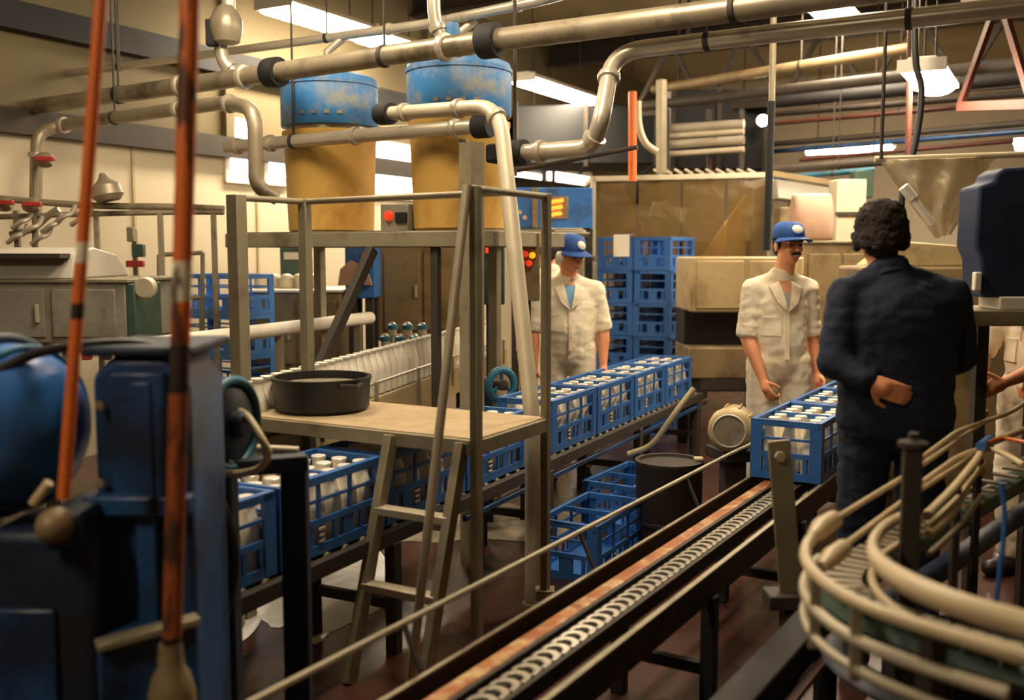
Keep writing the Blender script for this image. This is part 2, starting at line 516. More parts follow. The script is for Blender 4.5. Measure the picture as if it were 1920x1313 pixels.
lamp_px(1520, 282, 1668, 270, 'long lamp seen sideways above the cream pillar', z=3.0, width=.16, yaw=TH + PI / 2, length=1.15)
lamp_px(1905, 258, 1945, 275, 'lamp cut off by the right edge of the picture', z=2.95, width=.3, length=1.5)
# unseen lamps, added to light the men, the poles and the milk spill
lamp(hall(3.2, -2.0, ZL), 1.3, 'added near lamp over the steel platform, above the picture')
lamp(hall(5.9, -1.2, ZL), 1.5, 'added near lamp over the chain conveyor, above the picture')
lamp(hall(3.65, -3.74, ZL), 1.1, 'added near lamp over the bottle row, above the picture', width=.18)
lamp(hall(-1.0, -1.9, ZL), 1.3, 'lamp behind the photographer, outside the picture')

# round bulkhead lamp
t = thing('bulkhead_lamp', 'small round lamp glowing beside the hanging black rod', 'lamp', at(1430, 226, 10.5))
MB().lathe([(.001, -.04), (.035, -.037), (.055, -.02), (.06, 0)], at(1430, 226, 10.5), (-.15, -1, -.1), 20).build('glass', 'lamp', t)
MB().lathe([(.065, 0), (.07, .01), (.065, .04), (.001, .04)], at(1430, 226, 10.5), (.15, 1, .1), 20).build('backplate', 'dark_steel', t)

# ------------------------------------------------------------------ pipes
def pipe(name, label, pts, r, mat='stainless', clamps=(), rad=0.15, hang=(), seg=16, group=None, cat='pipe', flanges=()):
    pts = [Vector(p) for p in pts]
    t = thing(name, label, cat, pts[0], 0, group)
    path = fillet(pts, rad, 8)
    MB().tube(path, r, seg).build('pipe_run', mat, t)
    def along(q):
        L = sum((path[i + 1] - path[i]).length for i in range(len(path) - 1)) * q
        for i in range(len(path) - 1):
            d = (path[i + 1] - path[i]).length
            if L <= d: return path[i] + (path[i + 1] - path[i]) * (L / max(d, 1e-6)), (path[i + 1] - path[i]).normalized()
            L -= d
        return path[-1], (path[-1] - path[-2]).normalized()
    for q in clamps:
        p, d = along(q)
        MB().lathe([(r * 1.02, -.018), (r * 1.3, -.016), (r * 1.36, 0), (r * 1.3, .016), (r * 1.02, .018)], p, d, seg).build('clamp_ring', 'stainless', t)
    for q in flanges:
        p, d = along(q)
        MB().lathe([(r * 1.02, -.05), (r * 1.55, -.05), (r * 1.6, -.04), (r * 1.6, .04), (r * 1.55, .05), (r * 1.02, .05)], p, d, seg).build('valve_body', 'black', t)
    for q in hang:
        p, d = along(q)
        MB().tube([p + Vector((0, 0, r * .8)), Vector((p.x, p.y, ZC))], 0.007, 6).build('hanger_rod', 'dark_steel', t)
        MB().lathe([(r * 1.02, -.012), (r * 1.12, -.012), (r * 1.12, .012), (r * 1.02, .012)], p, d, seg).build('hanger_strap', 'dark_steel', t)
    return t
# three pipes fanning in from the left
zA, zB, zC2 = 2.92, 2.62, 2.46
pipe('steel_pipe', 'thin upper steel pipe running from the left edge under the ceiling lamps', [atz(-60, 163, zA), atz(385, 103, zA), atz(800, 45, zA), atz(1010, 2, zA), atz(1090, -20, zA), to_wall(atz(1090, -20, zA))], .028, clamps=(.1, .21, .35, .43), hang=(.15, .31), rad=.05)
pipe('steel_pipe', 'thick main steel pipe rising to the top right across the ceiling', [atz(-70, 219, zB), atz(400, 153, zB), atz(905, 78, zB), atz(1300, 28, zB), atz(1560, -8, zB), atz(1700, -28, zB), to_wall(atz(1700, -28, zB))], .054, 'stainless_d', clamps=(.22, .27, .4), flanges=(.292, .424), hang=(.166, .365, .53), rad=.05, seg=20)
pipe('steel_pipe', 'lower left steel pipe with bends at both ends beside the orange pole',
     [at(66, 405, 6.9), at(70, 250, 6.9), atz(110, 236, zC2), atz(425, 192, zC2), at(478, 205, 5.65), at(480, 350, 5.65), at(520, 372, 5.7)], .042, 'stainless_d', clamps=(.12, .22, .6, .75), hang=(.4,), rad=.14)
zD = 2.25
pipe('steel_pipe', 'bright straight steel pipe passing in front of both tanks', [atz(425, 276, zD), atz(680, 254, zD), atz(912, 236, zD)], .04, clamps=(.05, .2, .55, .9), flanges=(.99,), rad=.05, hang=(.3,))
# drop pipe with valve joining the left pipes
pv = pipe('valve_pipe', 'vertical drop pipe with a bulging valve beside the orange and black pole',
     [at(428, -30, 6.35), at(428, 40, 6.35), at(412, 75, 6.35), at(418, 120, 6.35), at(462, 150, 6.35)], .042, 'stainless', rad=.1, clamps=(.3, .55, .8), hang=())
MB().lathe([(.04, -.12), (.08, -.10), (.10, -.03), (.10, .03), (.07, .09), (.04, .12)], at(424, 48, 6.3), (0, 0, 1), 18).build('valve_bulb', 'stainless_d', pv)
MB().box(at(398, 62, 6.3), (.07, .07, .16)).build('actuator', 'black', pv, .01)
pv2 = pipe('valve_pipe', 'short upright pipe stub with elbow below the thin upper pipe', [at(812, -30, 5.4), at(815, 40, 5.4), at(836, 88, 5.4), at(880, 92, 5.2)], .035, 'stainless', rad=.1, clamps=(.4, .8))
MB().lathe([(.03, -.05), (.055, -.04), (.06, .0), (.05, .05), (.001, .06)], at(843, 62, 5.5), (0, 0, 1), 16).build('blue_cap', 'tank_blue', pv2, label='pale blue plastic cap')
# S-bend
zF = 2.52
pF = pipe('bent_pipe', 'large bright steel pipe bending down in an S beside the ceiling lamp',
     [to_wall(atz(1990, 4, zF)), atz(1990, 4, zF), atz(1500, 57, zF), atz(1150, 98, zF), at(1128, 225, 4.55), at(1110, 277, 4.62), at(958, 288, 4.9)], .04, clamps=(.93, .88, .975), flanges=(.995,), rad=.16, hang=(.3, .68, .8), seg=20)
MB().box(at(945, 288, 4.9), (.16, .1, .09), RH).build('pump_head', 'black', pF, .015)
# handrail-like slanted pipe from the deck to the tanks
pipe('slanted_pipe', 'thick pale pipe slanting up past the deck to the tanks and bending left',
     [Vector((at(1000, 772, 4.25).x, 4.25, 0)), at(1000, 800, 4.25), at(936, 198, 4.72), at(716, 214, 5.35)], .036, 'galv_l', rad=.16, clamps=(.01, .72, .81, .94), flanges=(.99,))

# dark service pipes under the roof at the right
for a, b, Ya, Yb, r, mat, lab in (
    ((1225, 168), (1720, 88), 10.5, 8.2, .045, 'brown', 'tan service pipe, uppermost of those right of the hanging black rod'),
    ((1200, 200), (1960, 112), 10.8, 7.6, .05, 'dark_steel', 'dark service pipe just below the uppermost tan one'),
    ((1450, 192), (1960, 140), 10.0, 8.0, .06, 'black', 'thick black service pipe running behind the pair lamp'),
    ((1450, 214), (1960, 172), 10.2, 8.2, .03, 'dark_steel', 'thin dark pipe below the thick black one'),
    ((1450, 232), (1860, 196), 10.4, 8.6, .022, 'rust', 'thin rusty pipe under the roof at the right'),
    ((1450, 270), (1960, 228), 11.0, 8.8, .03, 'dark_steel', 'dark pipe just above the sideways lamp'),
    ((1450, 284), (1960, 243), 11.0, 8.8, .025, 'mach_blue', 'bluish pipe just above the sideways lamp'),
    ((1440, 320), (1660, 302), 9.6, 8.9, .04, 'dark_steel', 'dark pipe just below the sideways lamp'),
    ((1440, 336), (1640, 318), 9.8, 9.2, .025, 'teal', 'teal pipe below the sideways lamp'),
    ((1900, 264), (1500, 300), 8.6, 10.0, .02, 'rust', 'thin rusty pipe crossing beside the sideways lamp')):
    pipe('service_pipe', lab, [at(a[0], a[1], Ya), at(b[0], b[1], Yb)] + ([to_wall(at(b[0], b[1], Yb))] if b[0] > 1900 else []), r, mat, rad=.05, seg=10, hang=(.62,), group='service pipes under the roof')
# truss webs at the right
def truss(label, a, b, depth, nweb, mat):
    a, b = Vector(a), Vector(b)
    t = thing('roof_truss', label, 'truss', (a + b) / 2, 0, 'roof trusses')
    dz = Vector((0, 0, depth))
    MB().beam(a, b, .07, .07).build('bottom_chord', mat, t)
    MB().beam(a + dz, b + dz, .07, .07).build('top_chord', mat, t)
    for i in range(nweb):
        p = a.lerp(b, i / nweb); q = a.lerp(b, (i + 1) / nweb)
        if i % 2: p, q = q, p
        MB().beam(p, q + dz, .045, .045).build('web_bar', mat, t)
    for q in (.15, .85):
        p = a.lerp(b, q) + dz
        MB().beam(p, Vector((p.x, p.y, ZC)), .04, .04).build('hanger', mat, t)
truss('dark steel lattice truss below the roof at the upper right', at(1190, 214, 11.5), at(2000, 150, 9.0), .75, 10, 'dark_steel')
truss('rust red lattice truss at the right edge under the roof', at(1800, 200, 8.0), at(2100, 190, 6.6), .8, 4, 'rust')
truss('dark lattice truss at the upper left in front of the cream wall', at(-40, 128, 9.0), at(420, 108, 11.0), .6, 8, 'dark_steel')
# pale blue pipes along the upper left wall
for py0, py1, lab, r in ((88, 118, 'upper blue pipe on the dark beam at the upper left', .045), (160, 186, 'lower blue pipe under the dark beam at the upper left', .04)):
    pipe('blue_pipe', lab, [at(-40, py0, 7.4), at(420, py1, 9.1)], r, 'drum_blue', rad=.05, seg=12, hang=(.3, .8), group='blue pipes at the upper left')

# hanging rods, cables and coloured uprights
def rod(name, label, cat, pts, r, mat, seg=10):
    m = MB().tube(pts, r, seg)
    return tag(m.build(name, mat), label, cat)
p0 = at(1450, 30, 7.2)
tr = thing('hanging_rod', 'long rod hanging from the roof just left of the smiling man', 'rod', at(1437, 432, 7.2))
MB().tube([Vector((p0.x, p0.y, ZC)), at(1447, 190, 7.2)], .022, 10).build('upper_tube', 'galv', tr)
MB().tube([at(1447, 190, 7.2), at(1437, 470, 7.2)], .027, 10).build('lower_tube', 'black', tr)
rod('black_cable', 'black cable hanging down in front of the pair lamp', 'cable', smooth_path([Vector((at(1715, 60, 6.5).x, 6.5, ZC)), at(1715, 60, 6.5), at(1728, 170, 6.5), at(1716, 270, 6.5), at(1694, 345, 6.5), at(1690, 400, 6.5), at(1690, 470, 6.6)]), .021, 'rubber')
rod('grey_conduit', 'pale grey conduit hanging above the pair lamp at the upper right', 'conduit', [Vector((at(1714, 60, 6.7).x, 6.7, ZC)), at(1716, 118, 6.7)], .026, 'galv_l')
rod('rusty_rod', 'rusty red rod hanging left of the black cable', 'rod', [Vector((at(1700, 60, 7.5).x, 7.5, ZC)), at(1702, 330, 7.5)], .022, 'rust')
rod('orange_upright', 'orange painted pipe upright right of the S-bend pipe', 'pipe', [at(1186, 172, 8.4), at(1186, 340, 8.4)], .035, 'orange')
rod('pale_conduit', 'pale curved conduit right beside the orange upright', 'conduit', smooth_path([at(1196, 190, 8.6), at(1198, 235, 8.6), at(1210, 268, 8.6), at(1232, 285, 8.6)]), .03, 'galv_l')
rod('grey_upright', 'pale square upright post behind the orange upright', 'post', [at(1240, 150, 9.4), at(1240, 325, 9.4)], .05, 'galv', 4)
rod('thin_hanger', 'thin steel rod dropping past the pump head of the bent pipe', 'rod', [Vector((at(963, 100, 5.2).x, 5.2, ZC)), at(966, 330, 5.2)], .01, 'dark_steel')
rod('thin_rail', 'thin dark rail rising right below the bent pipe', 'rail', [at(960, 322, 6.4), at(1195, 276, 6.0)], .014, 'dark_steel')

# dark duct boxes below the roof
def duct(label, px0, px1, py0, py1, Y, dep, mat='duct'):
    a, b = at(px0, py1, Y), at(px1, py0, Y)
    t = thing('roof_duct', label, 'duct', ((a.x + b.x) / 2, Y + dep / 2, a.z))
    MB().box(((a.x + b.x) / 2, Y + dep / 2, (a.z + b.z) / 2), (b.x - a.x, dep, b.z - a.z)).build('duct_shell', mat, t, .02)
    for q in (.02, .5, .98):
        MB().box((a.x + (b.x - a.x) * q, Y + dep / 2, (a.z + b.z) / 2), (.05, dep + .05, b.z - a.z + .05)).build('seam_flange', 'dark_steel', t)
    for q in (.15, .85):
        MB().tube([(a.x + (b.x - a.x) * q, Y + dep / 2, b.z), (a.x + (b.x - a.x) * q, Y + dep / 2, ZC)], .012, 6).build('hanger', 'dark_steel', t)
duct('large dark duct behind the S-bend pipe and lamp', 962, 1236, 196, 308, 12.6, 1.2)
duct('dark machinery duct between the pale post and the hanging rod', 1256, 1440, 168, 318, 10.8, .9, 'black')

# big pale tank bodies beneath the duct (a gallery of light fittings and piping far behind)
t = thing('gallery_rack', 'low rack of pale piping above the clear plastic guard', 'rack', at(1340, 330, 10.0))
for k, py in enumerate((236, 250, 266, 284)):
    MB().tube([at(1240, py + 6, 10.4), at(1395, py - 4, 10.0)], .03 if k % 2 else .045, 10).build('rack_pipe', 'galv_l' if k % 2 else 'stainless', t)
for px in (1250, 1330, 1390):
    MB().beam(at(px, 205, 10.3), at(px, 345, 10.3), .05, .05).build('rack_post', 'dark_steel', t)

# ------------------------------------------------------------------ crates and bottles
CL, CW, CH = 0.62, 0.335, 0.285
def make_crate(mat, name='milk_crate'):
    t = thing(name, 'crate', 'crate')
    def bars(L):
        m = MB()
        # a side in its own x/z plane: openings above, slats below
        m.box((0, 0, .018), (L, .012, .036))
        m.box((0, 0, .118), (L, .012, .024))
        m.box((0, 0, .195), (L, .010, .012))
        n = max(2, int(round(L / .085)))
        for i in range(n):
            x = -L / 2 + L * (i + .5) / n
            if i % 3 == 1: m.box((x, 0, .068), (L / n * .82, .008, .10))
            else: m.box((x, 0, .068), (.018, .010, .10))
        k = max(1, int(round(L / .19)))
        for i in range(k + 1):
            x = -L / 2 + L * i / k
            m.box((x, 0, .195), (.016, .010, .16))
        return m
    a, b = CL / 2, CW / 2
    longm = bars(CL - .06).mesh('side_panel', mat)
    endm = bars(CW - .06).mesh('end_panel', mat)
    for nm, me, x, y, r in (('side_panel', longm, b - .008, 0, PI / 2), ('side_panel', longm, -b + .008, 0, PI / 2), ('end_panel', endm, 0, a - .008, 0), ('end_panel', endm, 0, -a + .008, 0)):
        o = bpy.data.objects.new(nm, me); COL.objects.link(o); o.parent = t
        o.location = (x, y, 0); o.rotation_euler = (0, 0, r)
    m = MB()
    for s in (-1, 1):
        m.box((s * (b - .011), 0, CH - .016), (.022, CL, .032))
        m.box((0, s * (a - .011), CH - .016), (CW - .044, .022, .032))
    m.build('rim', mat, t, .003, local=True)
    MB().box((0, 0, CH - .02), (CW - .03, .014, .024)).build('cross_bar', mat, t, .002, local=True)
    m = MB()
    m.box((0, 0, .006), (CW - .02, CL - .02, .012))
    m.build('base', mat, t, local=True)
    for sx in (-1, 1):
        em = MB()
        for k, wd in enumerate((.034, .026, .034)):
            em.box((sx * (b - .0015), -.085 * sx, .048 + k * .022), (.004, wd, .009))
        em.build('moulded_mark', 'nylon', t, local=True, label='pale three bar mark')
    pm = MB()
    pm.prism([(0, 0), (.055, 0), (.055, .012), (.012, .012), (.012, .055), (0, .055)], (0, 0, 0), (1, 0, 0), (0, 1, 0), (0, 0, 1), CH - .004)
    pme = pm.mesh('corner_post', mat)
    for x, y, r in ((-b, -a, 0), (b, -a, PI / 2), (b, a, PI), (-b, a, -PI / 2)):
        o = bpy.data.objects.new('corner_post', pme); COL.objects.link(o); o.parent = t
        o.location = (x, y, 0); o.rotation_euler = (0, 0, r)
    return t
crate0 = make_crate('crate')
crate0_used = [False]
cratel = make_crate('crate_l', 'milk_crate')
cratel_used = [False]
def place_crate(loc, rotz, label, group, faded=False):
    p, u = (cratel, cratel_used) if faded else (crate0, crate0_used)
    c = copy_tree(p) if u[0] else p
    u[0] = True
    c.location = loc; c.rotation_euler = (0, 0, rotz)
    return tag(c, label, 'crate', group)

def make_bottle():
    t = thing('milk_bottle', 'bottle', 'bottle')
    MB().lathe([(.001, 0), (.036, .001), (.043, .006), (.045, .02), (.045, .140), (.043, .160), (.034, .192), (.027, .218), (.025, .238), (.027, .246), (.027, .254), (.001, .254)], seg=16).build('glass', 'milk', t, local=True)
    MB().lathe([(.0275, .244), (.0300, .247), (.0300, .258), (.027, .2605), (.001, .2605)], seg=16).build('foil_cap', 'foil', t, local=True)
    return t
bot0 = make_bottle()
bot_used = [False]
def place_bottle(loc, label, group):
    c = copy_tree(bot0) if bot_used[0] else bot0
    bot_used[0] = True
    c.location = loc; c.rotation_euler = (0, 0, random.uniform(0, 6))
    return tag(c, label, 'bottle', group)
def fill_crate(loc, rotz, label, group, nx=3, ny=6):
    R = RZ(rotz)
    for i in range(nx):
        for j in range(ny):
            x = (i - (nx - 1) / 2) * .100
            y = (j - (ny - 1) / 2) * .098
            place_bottle(Vector(loc) + R @ Vector((x, y, .0125)), label, group)

# ------------------------------------------------------------------ crate conveyor
ZB = 0.51
A1 = atz(590, 1045, ZB); B1 = atz(1305, 735, ZB)
d1 = (B1 - A1).normalized()
TH1 = math.atan2(d1.x, d1.y)
n1 = Vector((d1.y, -d1.x, 0))
def c1(y, x=0.0, z=0.0):
    return Vector((A1.x, A1.y, 0)) + d1 * y + n1 * x + Vector((0, 0, z))
R1 = RZ(-TH1)
cv = thing('crate_conveyor', 'long dark roller conveyor carrying the row of full blue crates', 'conveyor', c1(1.9, -CW / 2, 0), -TH1)
YA, YB = -.86, 4.85
for x, nm in ((.03, 'side_rail'), (-CW - .03, 'side_rail')):
    MB().beam(c1(YA, x, ZB - .035), c1(YB, x, ZB - .035), .035, .06).build(nm, 'dark_steel', cv, .004)
MB().beam(c1(1.0, .04, ZB - .10), c1(YB, .04, ZB - .10), .02, .025).build('lower_guide', 'mach_blue', cv, .003)
MB().beam(c1(YA, -CW / 2, ZB - .03), c1(YB, -CW / 2, ZB - .03), CW, .02).build('bed_plate', 'dark_steel', cv)
rm = MB().lathe([(.019, 0), (.019, CW + .02)], (0, 0, 0), (1, 0, 0), 10).mesh('roller', 'stainless_d')
k = 0
y = YA + .05
while y < YB:
    o = bpy.data.objects.new('roller', rm); COL.objects.link(o); o.parent = cv
    o.location = world_of(cv).inverted() @ c1(y, -CW - .01, ZB - .0195)
    y += .11
for y in (-.7, .45, 1.9, 3.3, 4.6):
    for x in (.03, -CW - .03):
        MB().beam(c1(y, x, 0), c1(y, x, ZB - .06), .05, .05, up=d1).build('leg', 'dark_steel', cv, .004)
    MB().beam(c1(y, .03, .2), c1(y, -CW - .03, .2), .03, .04).build('cross_tie', 'dark_steel', cv)
crate_spots = (
    (-.82, 'dim full blue crate between the blue machine and the dark post'),
    (-.18, 'full blue crate right of the dark post, below the black tub'),
    (.46, 'full blue crate behind the ladder under the deck'),
    (1.10, 'full blue crate below the right edge of the deck'),
    (2.03, 'full blue crate just right of the deck, before the left man'),
    (2.67, 'second full blue crate right of the deck on the crate conveyor'),
    (3.31, 'third full blue crate right of the deck on the crate conveyor'),
    (3.95, 'farthest full blue crate at the end of the crate conveyor'))
for y, lab in crate_spots:
    loc = c1(y + CL / 2, -CW / 2, ZB)
    place_crate(loc, -TH1, lab, 'full crates on the crate conveyor')
    short = lab.replace('full blue crate', 'blue crate').replace('dim ', '')
    fill_crate(loc, -TH1, 'white milk bottle in the ' + short, 'bottles in the ' + short)

# ------------------------------------------------------------------ chain conveyor
ZK = 0.50
L2a, L2b = atz(860, 1240, ZK), atz(1409, 898, ZK)
L4a, L4b = atz(1010, 1313, ZK), atz(1542, 905, ZK)
d2 = ((L2b - L2a).normalized() + (L4b - L4a).normalized()).normalized()
TH2 = math.atan2(d2.x, d2.y)
n2 = Vector((d2.y, -d2.x, 0))
O2 = Vector((L2b.x, L2b.y, 0))
W2 = (L4b - L2b).dot(n2)
R2 = RZ(-TH2)
def c2(y, x=0.0, z=0.0):
    return O2 + d2 * y + n2 * x + Vector((0, 0, z))
KA, KB = -4.2, 2.1
ck = thing('chain_conveyor', 'low conveyor with a bright link chain running to the right hand crates', 'conveyor', c2(-1, W2 / 2, 0), -TH2)
MB().beam(c2(KA, -.012, ZK - .05), c2(KB, -.012, ZK - .05), .012, .10).build('side_plate', 'dark_steel', ck, .002)
MB().beam(c2(KA, W2 + .012, ZK - .05), c2(KB, W2 + .012, ZK - .05), .012, .10).build('side_plate', 'dark_steel', ck, .002)
MB().beam(c2(KA, W2 + .012, ZK + .004), c2(KB, W2 + .012, ZK + .004), .018, .008).build('edge_strip', 'galv', ck)
MB().beam(c2(KA, -.012, ZK + .004), c2(KB, -.012, ZK + .004), .014, .008).build('edge_strip', 'stainless_d', ck)
xc = W2 * .56
for x in (xc - .06, xc + .055):
    MB().beam(c2(KA, x, ZK - .03), c2(KB, x, ZK - .03), .012, .05).build('chain_track', 'dark_steel', ck)
MB().beam(c2(KA, xc - .095, ZK - .02), c2(KB, xc - .095, ZK - .02), .05, .03).build('wear_strip', 'wear', ck, .004)
MB().beam(c2(KA, xc, ZK - .05), c2(KB, xc, ZK - .05), .10, .012).build('chain_bed', 'black', ck)
# the chain: crescent links hooked into one another
lm = MB()
poly = []
for k in range(9):
    a = -PI * .5 + PI * k / 8
    poly.append((.036 * math.sin(a) , .036 * math.cos(a) * .9))
for k in range(9):
    a = PI * .5 - PI * k / 8
    poly.append((.017 * math.sin(a), .016 * math.cos(a) - .004))
lm.prism(poly, (0, 0, 0), (1, 0, 0), (0, 1, 0), (0, 0, 1), .010)
lm.box((.030, -.012, .005), (.012, .030, .010)); lm.box((-.030, -.012, .005), (.012, .030, .010))
lme = lm.mesh('chain_link', 'chain')
y = KA + .05
while y < .4:
    o = bpy.data.objects.new('chain_link', lme); COL.objects.link(o); o.parent = ck
    o.location = world_of(ck).inverted() @ c2(y, xc, ZK - .022)
    y += .054
# guide rail on the far side, on brackets
MB().tube([c2(KA, -.10, ZK + .115), c2(-.05, -.10, ZK + .115), c2(KB, -.04, ZK + .115)], .009, 8).build('guide_rail', 'galv', ck)
for y in (-3.6, -2.6, -1.6, -.6):
    MB().beam(c2(y, -.10, ZK + .115), c2(y, -.018, ZK - .06), .014, .010).build('guide_bracket', 'dark_steel', ck)
for y in (-2.75, -1.45, -.35, 1.2):
    for x in (-.012, W2 + .012):
        MB().beam(c2(y, x, 0), c2(y, x, ZK - .08), .05, .05, up=d2).build('leg', 'black', ck, .004)
    MB().beam(c2(y, 0, .16), c2(y, W2, .16), .03, .04).build('cross_tie', 'black', ck)
for k, lab in ((0, 'full dark blue crate at the chain end, nearest the camera on the right'), (1, 'second full blue crate behind the chain end, beside the smiling man'), (2, 'third full blue crate on the chain conveyor, half hidden by the navy jacket')):
    loc = c2(.01 + CL / 2 + k * .65, W2 / 2, ZK + .009)
    place_crate(loc, -TH2, lab, 'full crates on the chain conveyor')
    sh = ('crate at the chain end', 'second crate behind the chain end', 'third crate of the chain conveyor')[k]
    fill_crate(loc, -TH2, 'white milk bottle in the ' + sh, 'bottles in the ' + sh)

# ------------------------------------------------------------------ stacked crates behind the left man
SB = at(1172, 680, 8.7)
for col in range(2):
    for lv in range(6):
        base = Vector((SB.x, SB.y, 0)) + ND * (col * (CW + .01) - .1) + UD * .3
        nm = ('left', 'right')[col]
        ordn = ('bottom', 'second', 'third', 'fourth', 'fifth', 'top')[lv]
        loc = base + Vector((random.uniform(-.006, .006), random.uniform(-.006, .006), lv * (CH + .001)))
        place_crate(loc, -TH, '%s empty blue crate in the %s stack behind the left man' % (ordn, nm), 'stacked crates behind the left man')
top = Vector((SB.x, SB.y, 0)) + ND * (-.1) + UD * .3 + Vector((0, 0, 6 * (CH + .001)))
pp = MB()
fr = top - UD * (CL / 2 + .004) + ND * .06
pp.box(fr + Vector((0, 0, -.075)), (.15, .002, .19), RH)
pp.box(fr + UD * .06 + Vector((0, 0, .022)), (.15, .12, .002), RH)
tag(pp.build('paper_sheet', 'paper'), 'white paper sheet hanging over the top crate of the stack', 'paper')
# faded stack at the far left
for lv in range(5):
    q = at(425, 620, 7.2)
    loc = Vector((q.x, q.y, lv * (CH + .001)))
    place_crate(loc, -TH + PI / 2, '%s faded blue crate in the far stack left of the brown cabinet' % ('bottom', 'second', 'third', 'fourth', 'top')[lv], 'faded crates by the far wall', True)
# crates left on the floor under the chain
for k, (px, py, rz, lab) in enumerate(((1112, 1066, .5, 'dim blue crate on the floor left of the chain conveyor'), (1186, 985, .55, 'dim blue crate on the floor close to the chain rail'))):
    q = atz(px, py, 0)
    place_crate((q.x, q.y + .1, 0), -rz, lab, 'crates on the floor')

# ------------------------------------------------------------------ bottle line in the middle
ZT = 0.78
E1, E2 = atz(430, 722, ZT + .26), atz(952, 592, ZT + .26)
db = (E2 - E1).normalized(); nb = Vector((db.y, -db.x, 0)); LB = (E2 - E1).length
bc = thing('bottle_conveyor', 'narrow conveyor of filled white bottles passing behind the platform', 'conveyor', Vector((E1.x, E1.y, 0)) + db * LB * .4, 0)
def cb(y, x=0, z=0):
    return Vector((E1.x, E1.y, 0)) + db * y + nb * x + Vector((0, 0, z))
MB().beam(cb(-.25, 0, ZT - .01), cb(LB - .35, 0, ZT - .01), .12, .02).build('slat_belt', 'stainless', bc)
for x in (.075, -.075):
    MB().beam(cb(-.25, x, ZT - .08), cb(LB - .35, x, ZT - .08), .02, .18).build('side_frame', 'beige', bc, .003)
    MB().tube([cb(-.25, x, ZT + .09), cb(LB - .35, x, ZT + .09)], .008, 8).build('guide_rod', 'stainless', bc)
for k in range(7):
    y = k * (LB - .5) / 6
    MB().beam(cb(y, .09, ZT - .1), cb(y, .09, ZT + .1), .02, .02).build('bracket', 'galv', bc)
    MB().beam(cb(y, 0, 0), cb(y, 0, ZT - .12), .06, .06).build('leg', 'galv', bc)
n = int((LB - .4) / .094)
for i in range(n):
    place_bottle(cb(i * .094 + .04, 0, ZT), 'filled milk bottle in the moving row behind the platform', 'bottles in the row behind the platform')
# white guard rail behind it
G1, G2 = atz(280, 648, 1.10), atz(694, 596, 1.10)
gr = thing('guard_rail', 'thick white guard rail running behind the black tub', 'rail', Vector((G1.x, G1.y, 0)))
MB().tube([G1, G2], .045, 14).build('rail_tube', 'white_p', gr)
for q in (.12, .5, .92):
    p = G1.lerp(G2, q)
    MB().beam(Vector((p.x, p.y, 0)), p, .05, .05).build('post', 'galv', gr)

# ------------------------------------------------------------------ walk-over platform
ZP = 0.90
D0 = atz(893, 822, ZP); D0.z = 0
PW, PD = 1.16, 0.56
RP = RZ(-TH)
def pf(x, y, z=0.0):
    """platform place: x along the front edge to the right (0 = front right corner), y away"""
    return D0 + ND * x + UD * y + Vector((0, 0, z))
pl = thing('steel_platform', 'steel walk-over platform with posts and handrail straddling the crate conveyor', 'platform', pf(-PW / 2, PD / 2))
MB().box(pf(-PW / 2, PD / 2, ZP - .012), (PW, PD, .02), RP).build('deck_plate', 'deck', pl, .003)
for a, b in ((pf(0, 0), pf(-PW, 0)), (pf(0, PD), pf(-PW, PD)), (pf(0, 0), pf(0, PD)), (pf(-PW, 0), pf(-PW, PD))):
    z = Vector((0, 0, ZP - .035))
    MB().beam(a + z, b + z, .03, .055).build('edge_angle', 'galv', pl, .003)
ZH = 1.82
for (x, y, wd, nm) in ((0, 0, .036, 'front_right'), (0, PD, .034, 'back_right'), (-PW, 0, .06, 'front_left'), (-PW + .02, PD * .72, .045, 'back_left')):
    MB().beam(pf(x, y, 0), pf(x, y, ZH), wd, wd, up=UD).build('post', 'galv', pl, .003)
for a, b in (((-PW, 0), (-PW + .02, PD * .72)), ((-PW + .02, PD * .72), (0, PD * .4)), ((0, 0), (0, PD))):
    MB().tube([pf(a[0], a[1], ZH - .012), pf(b[0], b[1], ZH - .012)], .014, 10).build('handrail', 'galv', pl)
MB().beam(pf(0, PD, .12), pf(0, PD, .16), .08, .08).build('foot_plate', 'galv', pl)
# ladder on the front
la = thing('step_ladder', 'short steel ladder leaning against the front of the platform', 'ladder', pf(-.3, -.3))
lx0, lx1 = -.37, -.05
for x in (lx0, lx1):
    MB().beam(pf(x, -.30, 0), pf(x, -.02, ZP - .02), .035, .055, up=UD).build('stringer', 'galv', la, .003)
for z in (.34, .61):
    y = -.30 + .28 * z / (ZP - .02)
    MB().beam(pf(lx0, y, z), pf(lx1, y, z), .06, .03).build('rung', 'galv_l', la, .003)
rod('ladder_handrail', 'bright straight handrail slanting down from the platform post beside the ladder', 'handrail',
    [pf(-.012, -.035, ZH), at(780, 1190, 3.28), atz(764, 1330, 0.0).lerp(at(780, 1190, 3.28), .0)], .017, 'galv_l')
# column and thin standpipe behind the corner post
rod('steel_column', 'wide pale steel column standing right behind the platform corner post', 'column', [Vector((at(884, 600, 5.0).x, 5.0, 0)), at(884, 268, 5.0)], .062, 'galv', 4)
rod('stand_pipe', 'slim upright pipe left of the pale steel column', 'pipe', [Vector((at(869, 600, 5.5).x, 5.5, 0)), at(869, 262, 5.5)], .025, 'galv')

